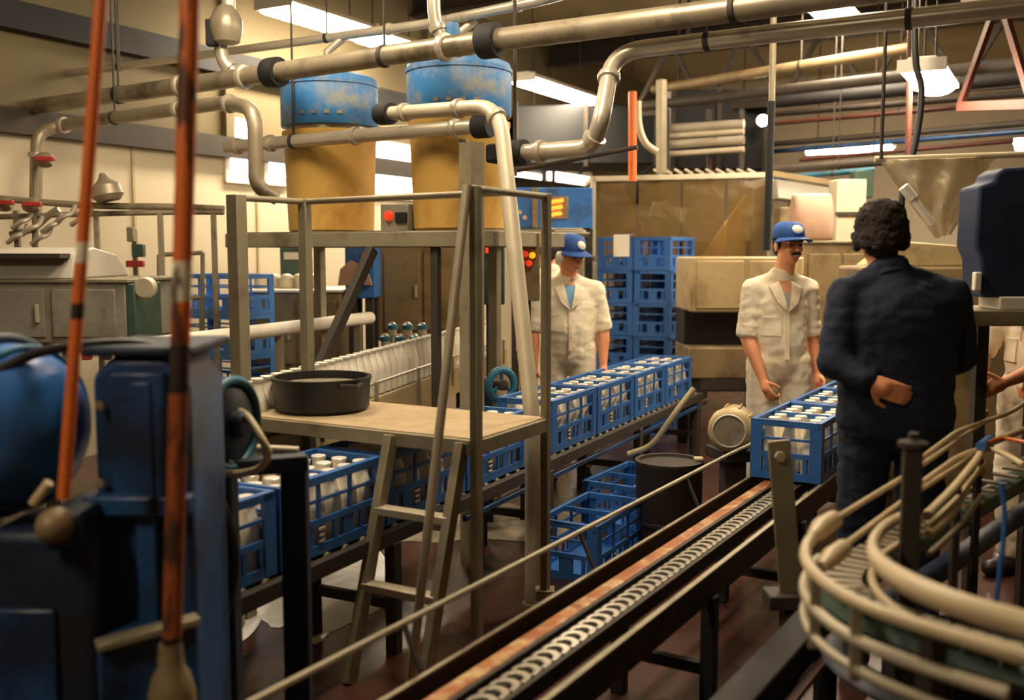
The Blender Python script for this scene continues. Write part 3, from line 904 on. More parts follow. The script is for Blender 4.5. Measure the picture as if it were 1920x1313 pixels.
# black tub on the deck
tb = at(592, 768, 1)
c = pf(-.95, .27, ZP)
t = thing('black_tub', 'low round black rubber tub standing on the platform deck', 'tub', c)
rt = .205
MB().lathe([(.001, 0), (rt - .012, 0), (rt, .012), (rt + .006, .12), (rt + .012, .135), (rt + .012, .145), (rt - .004, .145), (rt - .012, .02), (.001, .02)], c, (0, 0, 1), 36).build('shell', 'rubber', t)
MB().lathe([(.001, .10), (rt - .02, .10), (rt - .02, .112), (.001, .118)], c, (0, 0, 1), 28).build('contents', 'wetgrey', t, label='pale wet contents')
for a in (2.4, 5.5):
    MB().tube([c + Vector((math.cos(a - .25) * (rt + .012), math.sin(a - .25) * (rt + .012), .125)), c + Vector((math.cos(a) * (rt + .05), math.sin(a) * (rt + .05), .12)), c + Vector((math.cos(a + .25) * (rt + .012), math.sin(a + .25) * (rt + .012), .125))], .01, 8).build('handle', 'rubber', t)

# ------------------------------------------------------------------ tank stand with two tanks
TC = Vector(((at(622, 430, 6.4).x + at(862, 430, 5.9).x) / 2, 6.15, 0))
def ts(x, y, z=0.0):
    return TC + ND * x + UD * y + Vector((0, 0, z))
st = thing('tank_stand', 'grey steel stand carrying both ochre tanks', 'stand', TC)
ZS = 1.70
for a, b in (((-.98, -.4), (.95, -.4)), ((-.98, .4), (.95, .4)), ((-.98, -.4), (-.98, .4)), ((.95, -.4), (.95, .4)), ((-.02, -.4), (-.02, .4))):
    MB().beam(ts(a[0], a[1], ZS - .045), ts(b[0], b[1], ZS - .045), .05, .085).build('top_beam', 'galv', st, .004)
MB().box(ts(-.015, 0, ZS + .003), (1.9, .76, .006), RH).build('top_sheet', 'galv', st)
for x, y, wd in ((-.9, -.38, .07), (.56, -.38, .045), (-.9, .38, .06), (.50, .38, .06)):
    MB().beam(ts(x, y, 0), ts(x, y, ZS - .08), wd, wd, up=UD).build('leg', 'galv' if wd != .045 else 'dark_steel', st, .004)
MB().beam(ts(.14, -.40, ZS - .1), at(594, 700, 5.35), .05, .06).build('diagonal_brace', 'dark_steel', st, .004)
def tank(px, Y, label):
    c = Vector((at(px, 430, Y).x, Y, ZS + .006))
    t = thing('filler_tank', label, 'tank', c)
    MB().lathe([(.001, 0), (.25, 0), (.268, .015), (.288, .57), (.298, .60), (.298, .625), (.28, .63), (.001, .63)], c, (0, 0, 1), 40).build('ochre_body', 'ochre', t)
    MB().lathe([(.262, .625), (.262, .655), (.30, .66)], c, (0, 0, 1), 40).build('collar', 'stainless', t)
    MB().lathe([(.300, .655), (.304, .66), (.304, .93), (.296, .955), (.24, .975), (.06, .985), (.001, .985)], c, (0, 0, 1), 40).build('blue_hood', 'tank_blue', t)
    MB().lathe([(.304, .90), (.311, .903), (.311, .925), (.304, .928)], c, (0, 0, 1), 40).build('hood_band', 'tank_blue', t)
    MB().tube([c + Vector((.0, -.05, .98)), c + Vector((0, -.05, 1.12)), c + Vector((.1, -.05, 1.2))], .025, 12).build('inlet_spigot', 'stainless', t)
    for k in range(4):
        a = -1.2 - k * .25
        MB().box(c + Vector((math.cos(a) * .306, math.sin(a) * .306, .72)), (.03, .012, .02), RZ(a + PI / 2)).build('latch', 'stainless_d', t)
    return t
tank(622, 6.4, 'left ochre tank under a worn blue hood')
tank(862, 5.9, 'right ochre tank under a pale blue hood')
# gauge box between the tanks
c = at(748, 415, 5.95)
t = thing('gauge_box', 'small grey gauge box with red button between the ochre tanks', 'switch box', c - Vector((0, 0, .1)))
MB().box(c, (.2, .1, .2), RH).build('case', 'grey', t, .008)
MB().lathe([(.03, 0), (.03, .02), (.02, .03), (.001, .03)], c - UD * .05 + ND * -.03 + Vector((0, 0, .03)), -UD, 14).build('red_button', 'red', t)
MB().box(c - UD * .055 + ND * .055 + Vector((0, 0, .02)), (.08, .02, .06), RH).build('dial_window', 'black', t, .004)
MB().beam(c - Vector((0, 0, .1)), Vector((c.x, c.y, ZS - .0)), .04, .04).build('stalk', 'stainless_d', t)

# bright window strips high in the far wall behind the tanks
def window(n, px0, px1, py0, py1, rows=3):
    # set into the left hall wall
    def onwall(px, py, off=0.0):
        d = ray(px, py); k = (T0 + off) / d.dot(ND)
        return EYE + d * k
    a, b = onwall(px0, py1), onwall(px1, py0)
    s0, s1 = a.dot(UD), b.dot(UD)
    z0, z1 = a.z, onwall(px0, py0).z
    f = struct(hall_box('window_%d' % n, s0 - .06, s1 + .06, T0 - .02, T0 + .035, z0 - .06, z1 + .06, 'white_p'))
    for r in range(rows):
        q0 = z0 + (z1 - z0) * r / rows + .02; q1 = z0 + (z1 - z0) * (r + 1) / rows - .02
        hall_box('pane', s0, s1, T0 + .03, T0 + .045, q0, q1, 'daylight', f)
M['daylight'] = mk('daylit_pane', srgb(255, 250, 240), 0.2, 0, 0, 4, emit=(1.0, .93, .82), estr=6.0)
window(1, 700, 772, 272, 360, 2)
window(2, 428, 466, 232, 330, 2)
window(3, 500, 528, 300, 335, 1)
window(4, 960, 1010, 318, 345, 1)
window(5, 1022, 1104, 318, 340, 1)

# ------------------------------------------------------------------ blue machine at the left
YM = 2.40
def mp(px, py, Y=YM):
    return at(px, py, Y)
bmach = thing('blue_machine', 'big dark blue machine with a rounded drum filling the lower left', 'machine', Vector((mp(200, 900).x, YM + .3, 0)))
# main cabinet
a, b = mp(168, 668), mp(352, 668)
zt = a.z
MB().prism([(0, 0), (b.x - a.x, 0), (b.x - a.x, zt - .08), (b.x - a.x - .05, zt), (.05, zt), (0, zt - .05)], (a.x, YM, 0), (1, 0, 0), (0, 0, 1), (0, 1, 0), .30).build('cabinet', 'mach_blue', bmach, .02, segs=3)
MB().box(((a.x + b.x) / 2, YM + .15, zt + .012), (b.x - a.x + .03, .34, .024)).build('lid', 'dk_blue', bmach, .008)
MB().beam((a.x + .13, YM - .015, .1), (a.x + .13, YM - .015, zt - .06), .05, .03).build('cover_rib', 'mach_blue', bmach, .006)
MB().box(((a.x + b.x) / 2, YM - .03, mp(250, 940).z), (b.x - a.x + .02, .06, .05)).build('cross_rail', 'mach_blue', bmach, .008)
MB().box(((a.x + b.x) / 2, YM - .012, mp(250, 830).z), (b.x - a.x - .10, .02, .35)).build('front_cover', 'mach_blue', bmach, .008)
for px, py in ((190, 760), (334, 760), (190, 905), (334, 905)):
    MB().lathe([(.012, 0), (.012, .012), (.001, .014)], mp(px, py, YM - .02), (0, -1, 0), 6).build('bolt', 'stainless_d', bmach)
# drum on the left: a rounded bell facing right
dc = mp(22, 800, 2.40)
ax = Vector((.93, -.36, 0)).normalized()
MB().lathe([(.205, -.4), (.208, -.1), (.205, -.02), (.19, .05), (.16, .095), (.1, .12), (.001, .13)], dc, ax, 44).build('drum', 'drum_blue', bmach, smooth=60)
MB().tube([dc + ax * -.03 + (Vector((0, 0, 1)) * math.cos(k * PI / 24) + ax.cross(Vector((0, 0, 1))) * math.sin(k * PI / 24)) * .213 for k in range(48)], .016, 10, closed=True).build('drum_flange', 'dk_blue', bmach)
MB().tube([dc + ax * .05 + (Vector((0, 0, 1)) * math.cos(k * PI / 24) + ax.cross(Vector((0, 0, 1))) * math.sin(k * PI / 24)) * .196 for k in range(48)], .007, 8, closed=True).build('drum_seam', 'teal', bmach)
MB().box((dc.x - .14, dc.y + .04, .37), (.24, .22, .74)).build('drum_pedestal', 'dk_blue', bmach, .03)
g0, g1 = mp(-40, 1000, 2.26), mp(166, 1000, 2.26)
MB().box(((g0.x + g1.x) / 2, 2.40, g0.z / 2), (g1.x - g0.x, .24, g0.z)).build('gearbox', 'dk_blue', bmach, .03, segs=3)
MB().box(((g0.x + g1.x) / 2 - .04, 2.275, g0.z * .55), ((g1.x - g0.x) * .6, .02, g0.z * .5)).build('gearbox_cover', 'mach_blue', bmach, .008)
# lower knob and lever
kb = mp(104, 985, 2.22)
MB().ball(kb, (.042, .05, .042), seg=20, rings=12).build('clamp_knob', 'brown', bmach)
MB().tube([mp(62, 945, 2.2), mp(92, 905, 2.2)], .011, 10).build('lever', 'nylon', bmach)
MB().box(kb + Vector((.01, .12, -.02)), (.09, .22, .09)).build('clamp_block', 'dk_blue', bmach, .01)
# lower apron with pale lip
a2, b2 = mp(180, 1212, 2.22), mp(372, 1160, 2.34)
MB().beam(a2, b2, .05, .02).build('apron_lip', 'galv', bmach, .004)
MB().prism([(0, -a2.z), ((b2 - a2).length, -a2.z), ((b2 - a2).length, -.012), (0, -.012)], a2, (b2 - a2).normalized(), (0, 0, 1), (-.3, .9, 0), .35).build('apron', 'mach_blue', bmach, .01)
# right hand flange ring
rc = mp(428, 795, 2.86)
axr = Vector((.95, -.3, 0)).normalized()
MB().lathe([(.001, -.03), (.115, -.03), (.125, -.02), (.125, .0), (.10, .02), (.001, .03)], rc, axr, 36).build('pulley_disc', 'dk_blue', bmach)
MB().tube([rc + axr * .015 + (Vector((0, 0, 1)) * math.cos(k * PI / 20) + axr.cross(Vector((0, 0, 1))) * math.sin(k * PI / 20)) * .128 for k in range(40)], .014, 10, closed=True).build('pulley_rim', 'teal', bmach)
MB().lathe([(.04, -.06), (.04, .05), (.03, .06), (.001, .06)], rc, axr, 20).build('pulley_hub', 'dk_blue', bmach)
MB().beam(rc + Vector((-.03, 0, -.1)), Vector((rc.x - .03, rc.y, .0)), .09, .09).build('pulley_pedestal', 'dk_blue', bmach, .01)
rod('black_hose', 'black hose arching over the top of the blue machine', 'hose', smooth_path([mp(-60, 735, 2.25), mp(0, 694, 2.3), mp(70, 662, 2.35), mp(150, 648, 2.4), mp(225, 643, 2.46), mp(290, 649, 2.5), mp(318, 658, 2.52)]), .013, 'rubber')
rod('cream_hose', 'cream hose looping out from the right of the blue machine', 'hose', smooth_path([mp(440, 770, 2.9), mp(462, 780, 2.85), mp(488, 820, 2.8), mp(502, 852, 2.8), mp(484, 880, 2.8), mp(440, 889, 2.8), mp(392, 880, 2.78), mp(372, 872, 2.8)]), .012, 'cream_hose')
rod('black_power_cable', 'black cable drooping below the blue machine beside the dim crate', 'cable', smooth_path([mp(396, 905, 2.75), mp(420, 960, 2.75), mp(438, 1040, 2.75), mp(430, 1120, 2.75), mp(405, 1210, 2.75), mp(395, 1330, 2.75)]), .016, 'rubber')
rod('flat_pale_bar', 'thin pale bar lying behind the cream hose loop', 'bar', [mp(398, 838, 3.05), mp(560, 846, 3.05)], .014, 'galv_l')
# dark frame post before the crates
dp = thing('support_stand', 'dark blue steel frame post standing before the crate conveyor', 'frame', Vector((mp(552, 900, 2.95).x, 2.95, 0)))
MB().beam(Vector((mp(552, 900, 2.95).x, 2.95, 0)), mp(552, 858, 2.95), .078, .06, up=(0, 1, 0)).build('post', 'dk_blue', dp, .006)
MB().beam(mp(400, 880, 2.86), mp(575, 866, 2.95), .06, .05).build('top_beam', 'dk_blue', dp, .006)
MB().beam(Vector((mp(400, 880, 2.88).x, 2.88, .0)), mp(400, 880, 2.88), .05, .05, up=(0, 1, 0)).build('post', 'dk_blue', dp, .006)

# ------------------------------------------------------------------ striped poles
OR, WH, BK, RU = srgb(226, 112, 40), srgb(240, 226, 196), srgb(40, 30, 26), srgb(150, 74, 34)
pa, pb = at(192, -40, 2.2), at(119, 935, 2.14)
H = pa.z - pb.z
def zq(py, Y, za, zb):
    return (at(0, py, Y).z - zb) / (za - zb)
stp = [0.0] + [zq(y, 2.17, pa.z, pb.z) for y in (600, 568, 492, 455)]
M['pole_a'] = banded('orange_white_pole', [OR, BK, OR, WH, OR], stp, 0, H, .12)
m = MB().tube([pb, pb.lerp(pa, .5), pa], .0135, 12)
po = m.build('striped_pole', 'pole_a')
tag(po, 'thin leaning orange pole with one white band at the far left', 'pole')
pa, pb = at(357, -40, 2.14), at(321, 1250, 2.06)
H = pa.z - pb.z
stp = [0.0] + [zq(y, 2.10, pa.z, pb.z) for y in (1180, 735, 645, 565, 490, 408)]
M['pole_b'] = banded('orange_black_pole', [BK, RU, BK, OR, WH, OR, OR], stp, 0, H, .9)
tp = thing('barrier_pole', 'thick orange, white and rusty black pole before the blue machine', 'pole', Vector((pb.x, pb.y, 0)))
o = MB().tube([pb - Vector((0, 0, .0)), pb.lerp(pa, .5), pa], .0205, 16).build('shaft', None, None)
o.data.materials.append(M['pole_b'])
loc = o.location.copy()
o.parent = tp; o.location = loc - tp.location
bs = pb
MB().lathe([(.05, -.22), (.05, -.06), (.04, -.02), (.028, .0), (.024, .05), (.001, .05)], bs, (0, 0, 1), 20).build('base_socket', 'brown', tp)
MB().beam(Vector((bs.x, bs.y, 0)), bs - Vector((0, 0, .2)), .09, .09).build('base_post', 'dark_steel', tp, .01)

# ------------------------------------------------------------------ curved bottle conveyor at the lower right
ZO = 0.90
def cz(pts, z):
    return [atz(x, y, z) for x, y in pts]
cc = thing('curved_conveyor', 'curved bottle conveyor with tan guide rails in the lower right corner', 'conveyor', atz(1650, 1150, ZO) * 1.0)
cc.location.z = 0
# outer top rail: straight rod, nylon sleeve, curve
str1 = cz([(1840, 795), (1712, 884), (1562, 976)], ZO)
MB().tube(str1, .0085, 10).build('guide_rod', 'nylon', cc)
outer = smooth_path(cz([(1566, 973), (1538, 992), (1514, 1022), (1512, 1050), (1530, 1078), (1568, 1108), (1630, 1140), (1720, 1172), (1820, 1202), (1960, 1240)], ZO), 6)
MB().tube(outer, .014, 12, flat=None).build('outer_rail', 'nylon', cc)
MB().tube(cz([(1563, 975), (1540, 990), (1524, 1008)], ZO), [.024, .026, .016], 12).build('rail_clamp', 'nylon', cc)
str2 = cz([(1830, 852), (1700, 935), (1575, 1030)], ZO - .03)
MB().tube(str2, .0085, 10).build('guide_rod', 'nylon', cc)
MB().tube(cz([(1582, 1028), (1560, 1044), (1540, 1064)], ZO - .03), [.022, .024, .014], 12).build('rail_clamp', 'nylon', cc)
# inner rail: deep round nosed rail
inner = smooth_path(cz([(1706, 962), (1662, 986), (1640, 1012), (1640, 1040), (1668, 1072), (1730, 1108), (1820, 1142), (1960, 1182)], ZO), 6)
MB().tube(inner, [.014 + .012 * min(1, max(0, (i - 14) / 14)) for i in range(len(inner))], 14).build('inner_rail', 'nylon', cc)
low_in = smooth_path([p - Vector((0, 0, .07)) for p in inner[::4]], 4)
MB().tube(low_in, .010, 10).build('inner_lower_rail', 'nylon', cc)
# lower outer rails
low = smooth_path([p - Vector((0, 0, .075)) for p in outer[6::5]], 4)
MB().tube(low, .013, 10).build('outer_lower_rail', 'galv_l', cc)
low2 = smooth_path([p - Vector((0, 0, .135)) for p in outer[8::5]], 4)
MB().tube(low2, .010, 10).build('outer_bottom_rail', 'galv_l', cc)
# slat belt as single plates following the lane
mid = []
cen = smooth_path(cz([(1960, 850), (1720, 985), (1610, 1050), (1580, 1085), (1610, 1118), (1700, 1158), (1830, 1200), (1960, 1235)], ZO - .17), 12)
pl_m = MB().box((0, 0, 0), (.095, .034, .008)).mesh('belt_plate', 'stainless_d')
acc = 0
for i in range(1, len(cen)):
    d = cen[i] - cen[i - 1]
    acc += d.length
    if acc < .038: continue
    acc = 0
    o = bpy.data.objects.new('belt_plate', pl_m); COL.objects.link(o); o.parent = cc
    o.location = cen[i] - cc.location
    o.rotation_euler = (0, 0, math.atan2(-d.x, d.y))
side = [p - Vector((0, 0, .05)) for p in cen[::6]]
MB().tube(side, .03, 8, flat=(.055, .035)).build('track_frame', 'green', cc)
MB().tube([p - Vector((0, 0, .20)) for p in cen[::6]], .03, 8, flat=(.05, .025)).build('return_track', 'dk_blue', cc)
# supports
ps = at(1712, 838, 2.42)
MB().beam(Vector((ps.x, ps.y, 0)), ps, .046, .046, up=(.3, 1, 0)).build('support_post', 'dark_steel', cc, .004)
MB().lathe([(.036, 0), (.036, .012), (.012, .02), (.012, .035), (.001, .035)], ps, (0, 0, 1), 16).build('post_cap', 'dark_steel', cc)
pn = atz(1742, 1172, ZO - .01)
MB().beam(Vector((pn.x, pn.y - .02, 0)), Vector((pn.x, pn.y - .02, ZO - .005)), .05, .03, up=(.5, -.85, 0)).build('support_post', 'dark_steel', cc, .004)
for k, (i, dz) in enumerate(((24, -.03), (34, -.03))):
    p = outer[i] + Vector((0, 0, dz))
    MB().beam(p + Vector((0, 0, .02)), p - Vector((0, 0, .13)), .02, .012).build('rail_bracket', 'galv', cc)
# second set of lines running away beside it
sec = thing('bottle_lane', 'bundle of straight and bent guide rails behind the grey post', 'rail', Vector((atz(1800, 900, .8).x, atz(1800, 900, .8).y, 0)))
for pts, z, r, mt in (([(1738, 968), (1790, 915), (1832, 862), (1850, 835), (1920, 806)], .92, .013, 'nylon'),
                      ([(1738, 985), (1790, 940), (1830, 890), (1850, 870)], .88, .008, 'nylon'),
                      ([(1742, 1002), (1785, 962), (1812, 912), (1818, 895)], .86, .013, 'nylon'),
                      ([(1730, 905), (1764, 880), (1800, 856), (1846, 842), (1880, 850), (1920, 872)], .93, .009, 'nylon'),
                      ([(1726, 862), (1770, 828), (1800, 808), (1860, 786), (1900, 770), (1945, 738)], .96, .009, 'nylon'),
                      ([(1742, 1040), (1800, 985), (1840, 930)], .80, .008, 'stainless_d')):
    MB().tube(smooth_path(cz(pts, z), 6), r, 10).build('rail', mt, sec)
for px, py, z in ((1795, 905, .92), (1835, 850, .92)):
    p = atz(px, py, z)
    MB().beam(Vector((p.x, p.y, 0)), p, .02, .02).build('stem', 'dark_steel', sec)
MB().ball(atz(1838, 882, .88), (.018, .018, .018)).build('rail_stop', 'nylon', sec)
rod('orange_wire', 'orange wire leading off the blue tape at the right edge', 'wire', smooth_path(cz([(1852, 830), (1880, 822), (1915, 828), (1960, 836)], .95)), .006, 'orange')
rod('blue_tape', 'short blue tape wrapped round a rail end at the right', 'tape', cz([(1838, 838), (1856, 824)], .945), .016, 'drum_blue')
rod('blue_cable', 'thin dark blue cable hanging down at the far right', 'cable', smooth_path([at(1878, 905, 2.5), at(1884, 980, 2.5), at(1874, 1080, 2.5), at(1866, 1140, 2.5)]), .006, 'drum_blue')
# dark drive cabinet inside the bend
a, b = at(1760, 905, 2.62), at(2030, 905, 2.62)
t = thing('drive_cabinet', 'black drive cabinet inside the bend of the curved conveyor', 'cabinet', ((a.x + b.x) / 2, 2.85, 0))
MB().box(((a.x + b.x) / 2 + .03, 2.87, .22), (b.x - a.x, .4, .44)).build('body', 'black', t, .02)
MB().box(((a.x + b.x) / 2 + .03, 2.655, .23), (b.x - a.x - .08, .03, .36)).build('door', 'black', t, .008)
MB().box((a.x + .12, 2.635, .25), (.02, .02, .12)).build('handle', 'dark_steel', t, .004)
# low beam with the upright grey bar
b0, b1 = atz(1350, 1335, .45), atz(1560, 1110, .45)
t = thing('low_beam', 'dark low beam lying parallel to the chain conveyor', 'beam', Vector((b0.x, b0.y, 0)))
MB().beam(b0 - Vector((0, 0, .05)), b1 - Vector((0, 0, .05)), .10, .10).build('box_section', 'black', t, .006)
MB().beam(b0 + ND * .075 - Vector((0, 0, .09)), b1 + ND * .075 - Vector((0, 0, .09)), .03, .02).build('rust_lip', 'rust', t, .003)
for q in (.1, .95):
    p = b0.lerp(b1, q)
    MB().beam(Vector((p.x, p.y, 0)), p - Vector((0, 0, .1)), .06, .06).build('leg', 'black', t)
gb0, gb1 = at(1483, 1112, 3.25), at(1460, 826, 3.25)
t = thing('upright_bar', 'flat grey upright bar standing before the right hand crate', 'bar', gb0)
MB().beam(gb0, gb1, .075, .014, up=(0, 1, 0)).build('strip', 'galv', t, .003)
MB().box(gb0 + Vector((-.01, 0, -.02)), (.15, .11, .05)).build('foot', 'dark_steel', t, .006)
MB().beam(Vector((gb0.x, gb0.y, 0)), gb0 - Vector((0, 0, .03)), .06, .06).build('stump', 'dark_steel', t)
MB().lathe([(.018, 0), (.018, .02), (.001, .022)], gb1 + Vector((.0, -.012, -.05)), (0, -1, 0), 6).build('bolt', 'galv_l', t)

# ------------------------------------------------------------------ motor, bent tube, drum between the conveyors
mc = at(1368, 808, 5.0)
axm = Vector((-.30, -.95, .05)).normalized()
t = thing('electric_motor', 'round beige electric motor with a flat end cover beside the crate', 'motor', mc - Vector((0, 0, .12)))
MB().lathe([(.001, .02), (.085, .02), (.10, .012), (.112, -.01), (.115, -.05), (.105, -.06), (.105, -.32), (.06, -.34), (.001, -.34)], mc, axm, 32).build('housing', 'beige', t)
MB().lathe([(.078, .020), (.082, .028), (.088, .020)], mc, axm, 32).build('cover_ring', 'grey_l', t)
for k in range(10):
    a = k * PI / 5
    x = axm.cross(Vector((0, 0, 1))).normalized(); yv = axm.cross(x)
    r = x * math.cos(a) + yv * math.sin(a)
    MB().beam(mc + r * .108 - axm * .08, mc + r * .108 - axm * .30, .008, .02, up=r).build('fin', 'beige', t)
MB().box(mc - axm * .19 + Vector((0, 0, -.14)), (.2, .24, .06), RZ(.3)).build('foot', 'dark_steel', t, .008)
MB().beam(Vector((mc.x + .06, mc.y + .18, 0)), Vector((mc.x + .06, mc.y + .18, mc.z - .16)), .12, .12).build('pedestal', 'dark_steel', t, .01)
rod('bent_tube', 'pale bent tube rising to the end of the crate conveyor', 'tube', fillet([at(1178, 852, 6.0), at(1222, 838, 5.95), at(1268, 772, 5.9), at(1302, 728, 5.9)], .12), .019, 'cream_hose')
dcn = at(1255, 862, 5.2)
t = thing('dark_drum', 'dark round drum with a worn lid standing beneath the bent tube', 'drum', Vector((dcn.x, dcn.y, 0)))
MB().lathe([(.001, 0), (.17, 0), (.175, .01), (.175, dcn.z - .03), (.182, dcn.z - .02), (.182, dcn.z), (.16, dcn.z), (.155, dcn.z - .015), (.001, dcn.z - .015)], (dcn.x, dcn.y, 0), (0, 0, 1), 36).build('shell', 'dark_steel', t)
MB().lathe([(.176, .15), (.183, .155), (.183, .17), (.176, .175)], (dcn.x, dcn.y, 0), (0, 0, 1), 36).build('hoop', 'black', t)
MB().box((dcn.x + .15, dcn.y - .03, dcn.z + .01), (.05, .05, .02)).build('bung', 'nylon', t, .008)

# ------------------------------------------------------------------ wet things on the floor
def puddle(name, mat, c, rx, ry, label, seed, h=.012, rot=0.0, cat='puddle'):
    rnd = random.Random(seed)
    n = 40
    ph = [rnd.uniform(0, 6.28) for _ in range(4)]
    m = MB(); vs = []; fs = []
    rings = 6
    for i in range(rings + 1):
        q = i / rings
        for k in range(n):
            a = 2 * PI * k / n
            f = 1 + .18 * math.sin(2 * a + ph[0]) + .13 * math.sin(3 * a + ph[1]) + .09 * math.sin(7 * a + ph[2])
            x, y = rx * q * f * math.cos(a), ry * q * f * math.sin(a)
            z = h * (1 - q ** 4) + .002 + (.012 * noise.noise(Vector((x * 6, y * 6, seed))) * (1 - q) if h > .01 else 0)
            vs.append(Vector(c) + RZ(rot) @ Vector((x, y, max(.001, z))))
    for i in range(rings):
        for k in range(n):
            l = (k + 1) % n
            fs.append((i * n + k, i * n + l, (i + 1) * n + l, (i + 1) * n + k))
    m.add(vs, fs)
    return tag(m.build(name, mat, smooth=60), label, cat)
q = atz(626, 1100, 0)
puddle('milk_puddle', 'foam', (q.x + .02, q.y - .05, 0), .24, .62, 'bright white spilled milk with painted glare on the floor below the near crate', 3, .02, -.2)  # white of the spill also stands in for glare on the wet floor
q = atz(500, 1160, 0)
puddle('milk_puddle', 'foam', (q.x - .05, q.y, 0), .05, .3, 'small milk spill left of the dark frame post', 5, .012, -.1)
q = atz(590, 1195, 0)
puddle('milk_puddle', 'foam', (q.x, q.y, 0), .05, .08, 'tiny bright milk splash right of the dark post foot', 8, .012, .3)
q = at(880, 1000, 5.75)
puddle('pale_puddle', 'wetgrey', (-.30, 5.75, 0), .62, .5, 'broad pale puddle with painted reflections on the floor behind the ladder', 12, .008, .5)  # pale grey colour stands in for reflections in the floor water

# ------------------------------------------------------------------ people
def voxel_mesh(mb, name, vox, smooth_it=3, disp=0.0, dsize=.12, seed=0):
    """join the collected volumes into one continuous skin"""
    me = bpy.data.meshes.new('raw')
    me.from_pydata([tuple(v) for v in mb.v], [], mb.f)
    o = bpy.data.objects.new('raw', me)
    COL.objects.link(o)
    r = o.modifiers.new('r', 'REMESH'); r.mode = 'VOXEL'; r.voxel_size = vox; r.use_smooth_shade = True
    s = o.modifiers.new('s', 'SMOOTH'); s.factor = .5; s.iterations = smooth_it
    bpy.context.view_layer.update()
    dg = bpy.context.evaluated_depsgraph_get()
    out = bpy.data.meshes.new_from_object(o.evaluated_get(dg))
    bpy.data.objects.remove(o)
    bpy.data.meshes.remove(me)
    out.name = name
    if disp:
        off = Vector((seed * 3.1, seed * 1.7, 0))
        nrm = [v.normal.copy() for v in out.vertices]
        for v, nn in zip(out.vertices, nrm):
            p = v.co
            f = noise.noise(Vector((p.x / dsize, p.y / dsize, p.z / (dsize * .55))) + off) + .5 * noise.noise(Vector((p.x / dsize * 2.3, p.y / dsize * 2.3, p.z / dsize * 4.2)) + off)
            v.co = p + nn * f * disp
    out.polygons.foreach_set('use_smooth', [True] * len(out.polygons))
    return out
def put(me, name, mat, parent, label=None):
    me.materials.clear(); me.materials.append(M[mat])
    o = bpy.data.objects.new(name, me)
    COL.objects.link(o); o.parent = parent
    if label: o['label'] = label
    return o

def hand(mb, wrist, d, palm_n, side, curl=.6, size=1.0):
    """palm, four fingers of unequal length with bends, a thumb off the side"""
    d = Vector(d).normalized(); n = Vector(palm_n); n = (n - d * n.dot(d)).normalized()
    x = d.cross(n) * side
    w = Vector(wrist)
    def P(a, b, c): return w + (d * a + x * b + n * c) * size
    mb.cap(P(0, 0, 0), P(.045, 0, 0), .026 * size, .033 * size)
    for k, b in enumerate((-.030, -.010, .010, .030)):
        mb.cap(P(.02, b * .75, 0), P(.085, b, .002), .0145 * size, .0115 * size, 10)
    for b, L in ((-.031, .060), (-.0105, .074), (.0105, .078), (.031, .068)):
        p = P(.085, b, .002); ang = curl * .5
        for q, r in ((.45, .0098), (.32, .009), (.25, .008)):
            dd = d * math.cos(ang) + n * math.sin(ang)
            e = p + dd * L * q * size
            mb.cap(p, e, r * size, r * .92 * size, 8)
            p = e; ang += curl
    p = P(.025, .032, .004)
    e = p + (d * .6 + x * .75 + n * .25).normalized() * .042 * size
    mb.cap(p, e, .0135 * size, .011 * size, 8)
    g = e + (d * .85 + x * .2 + n * (.2 + curl * .4)).normalized() * .032 * size
    mb.cap(e, g, .0105 * size, .0085 * size, 8)

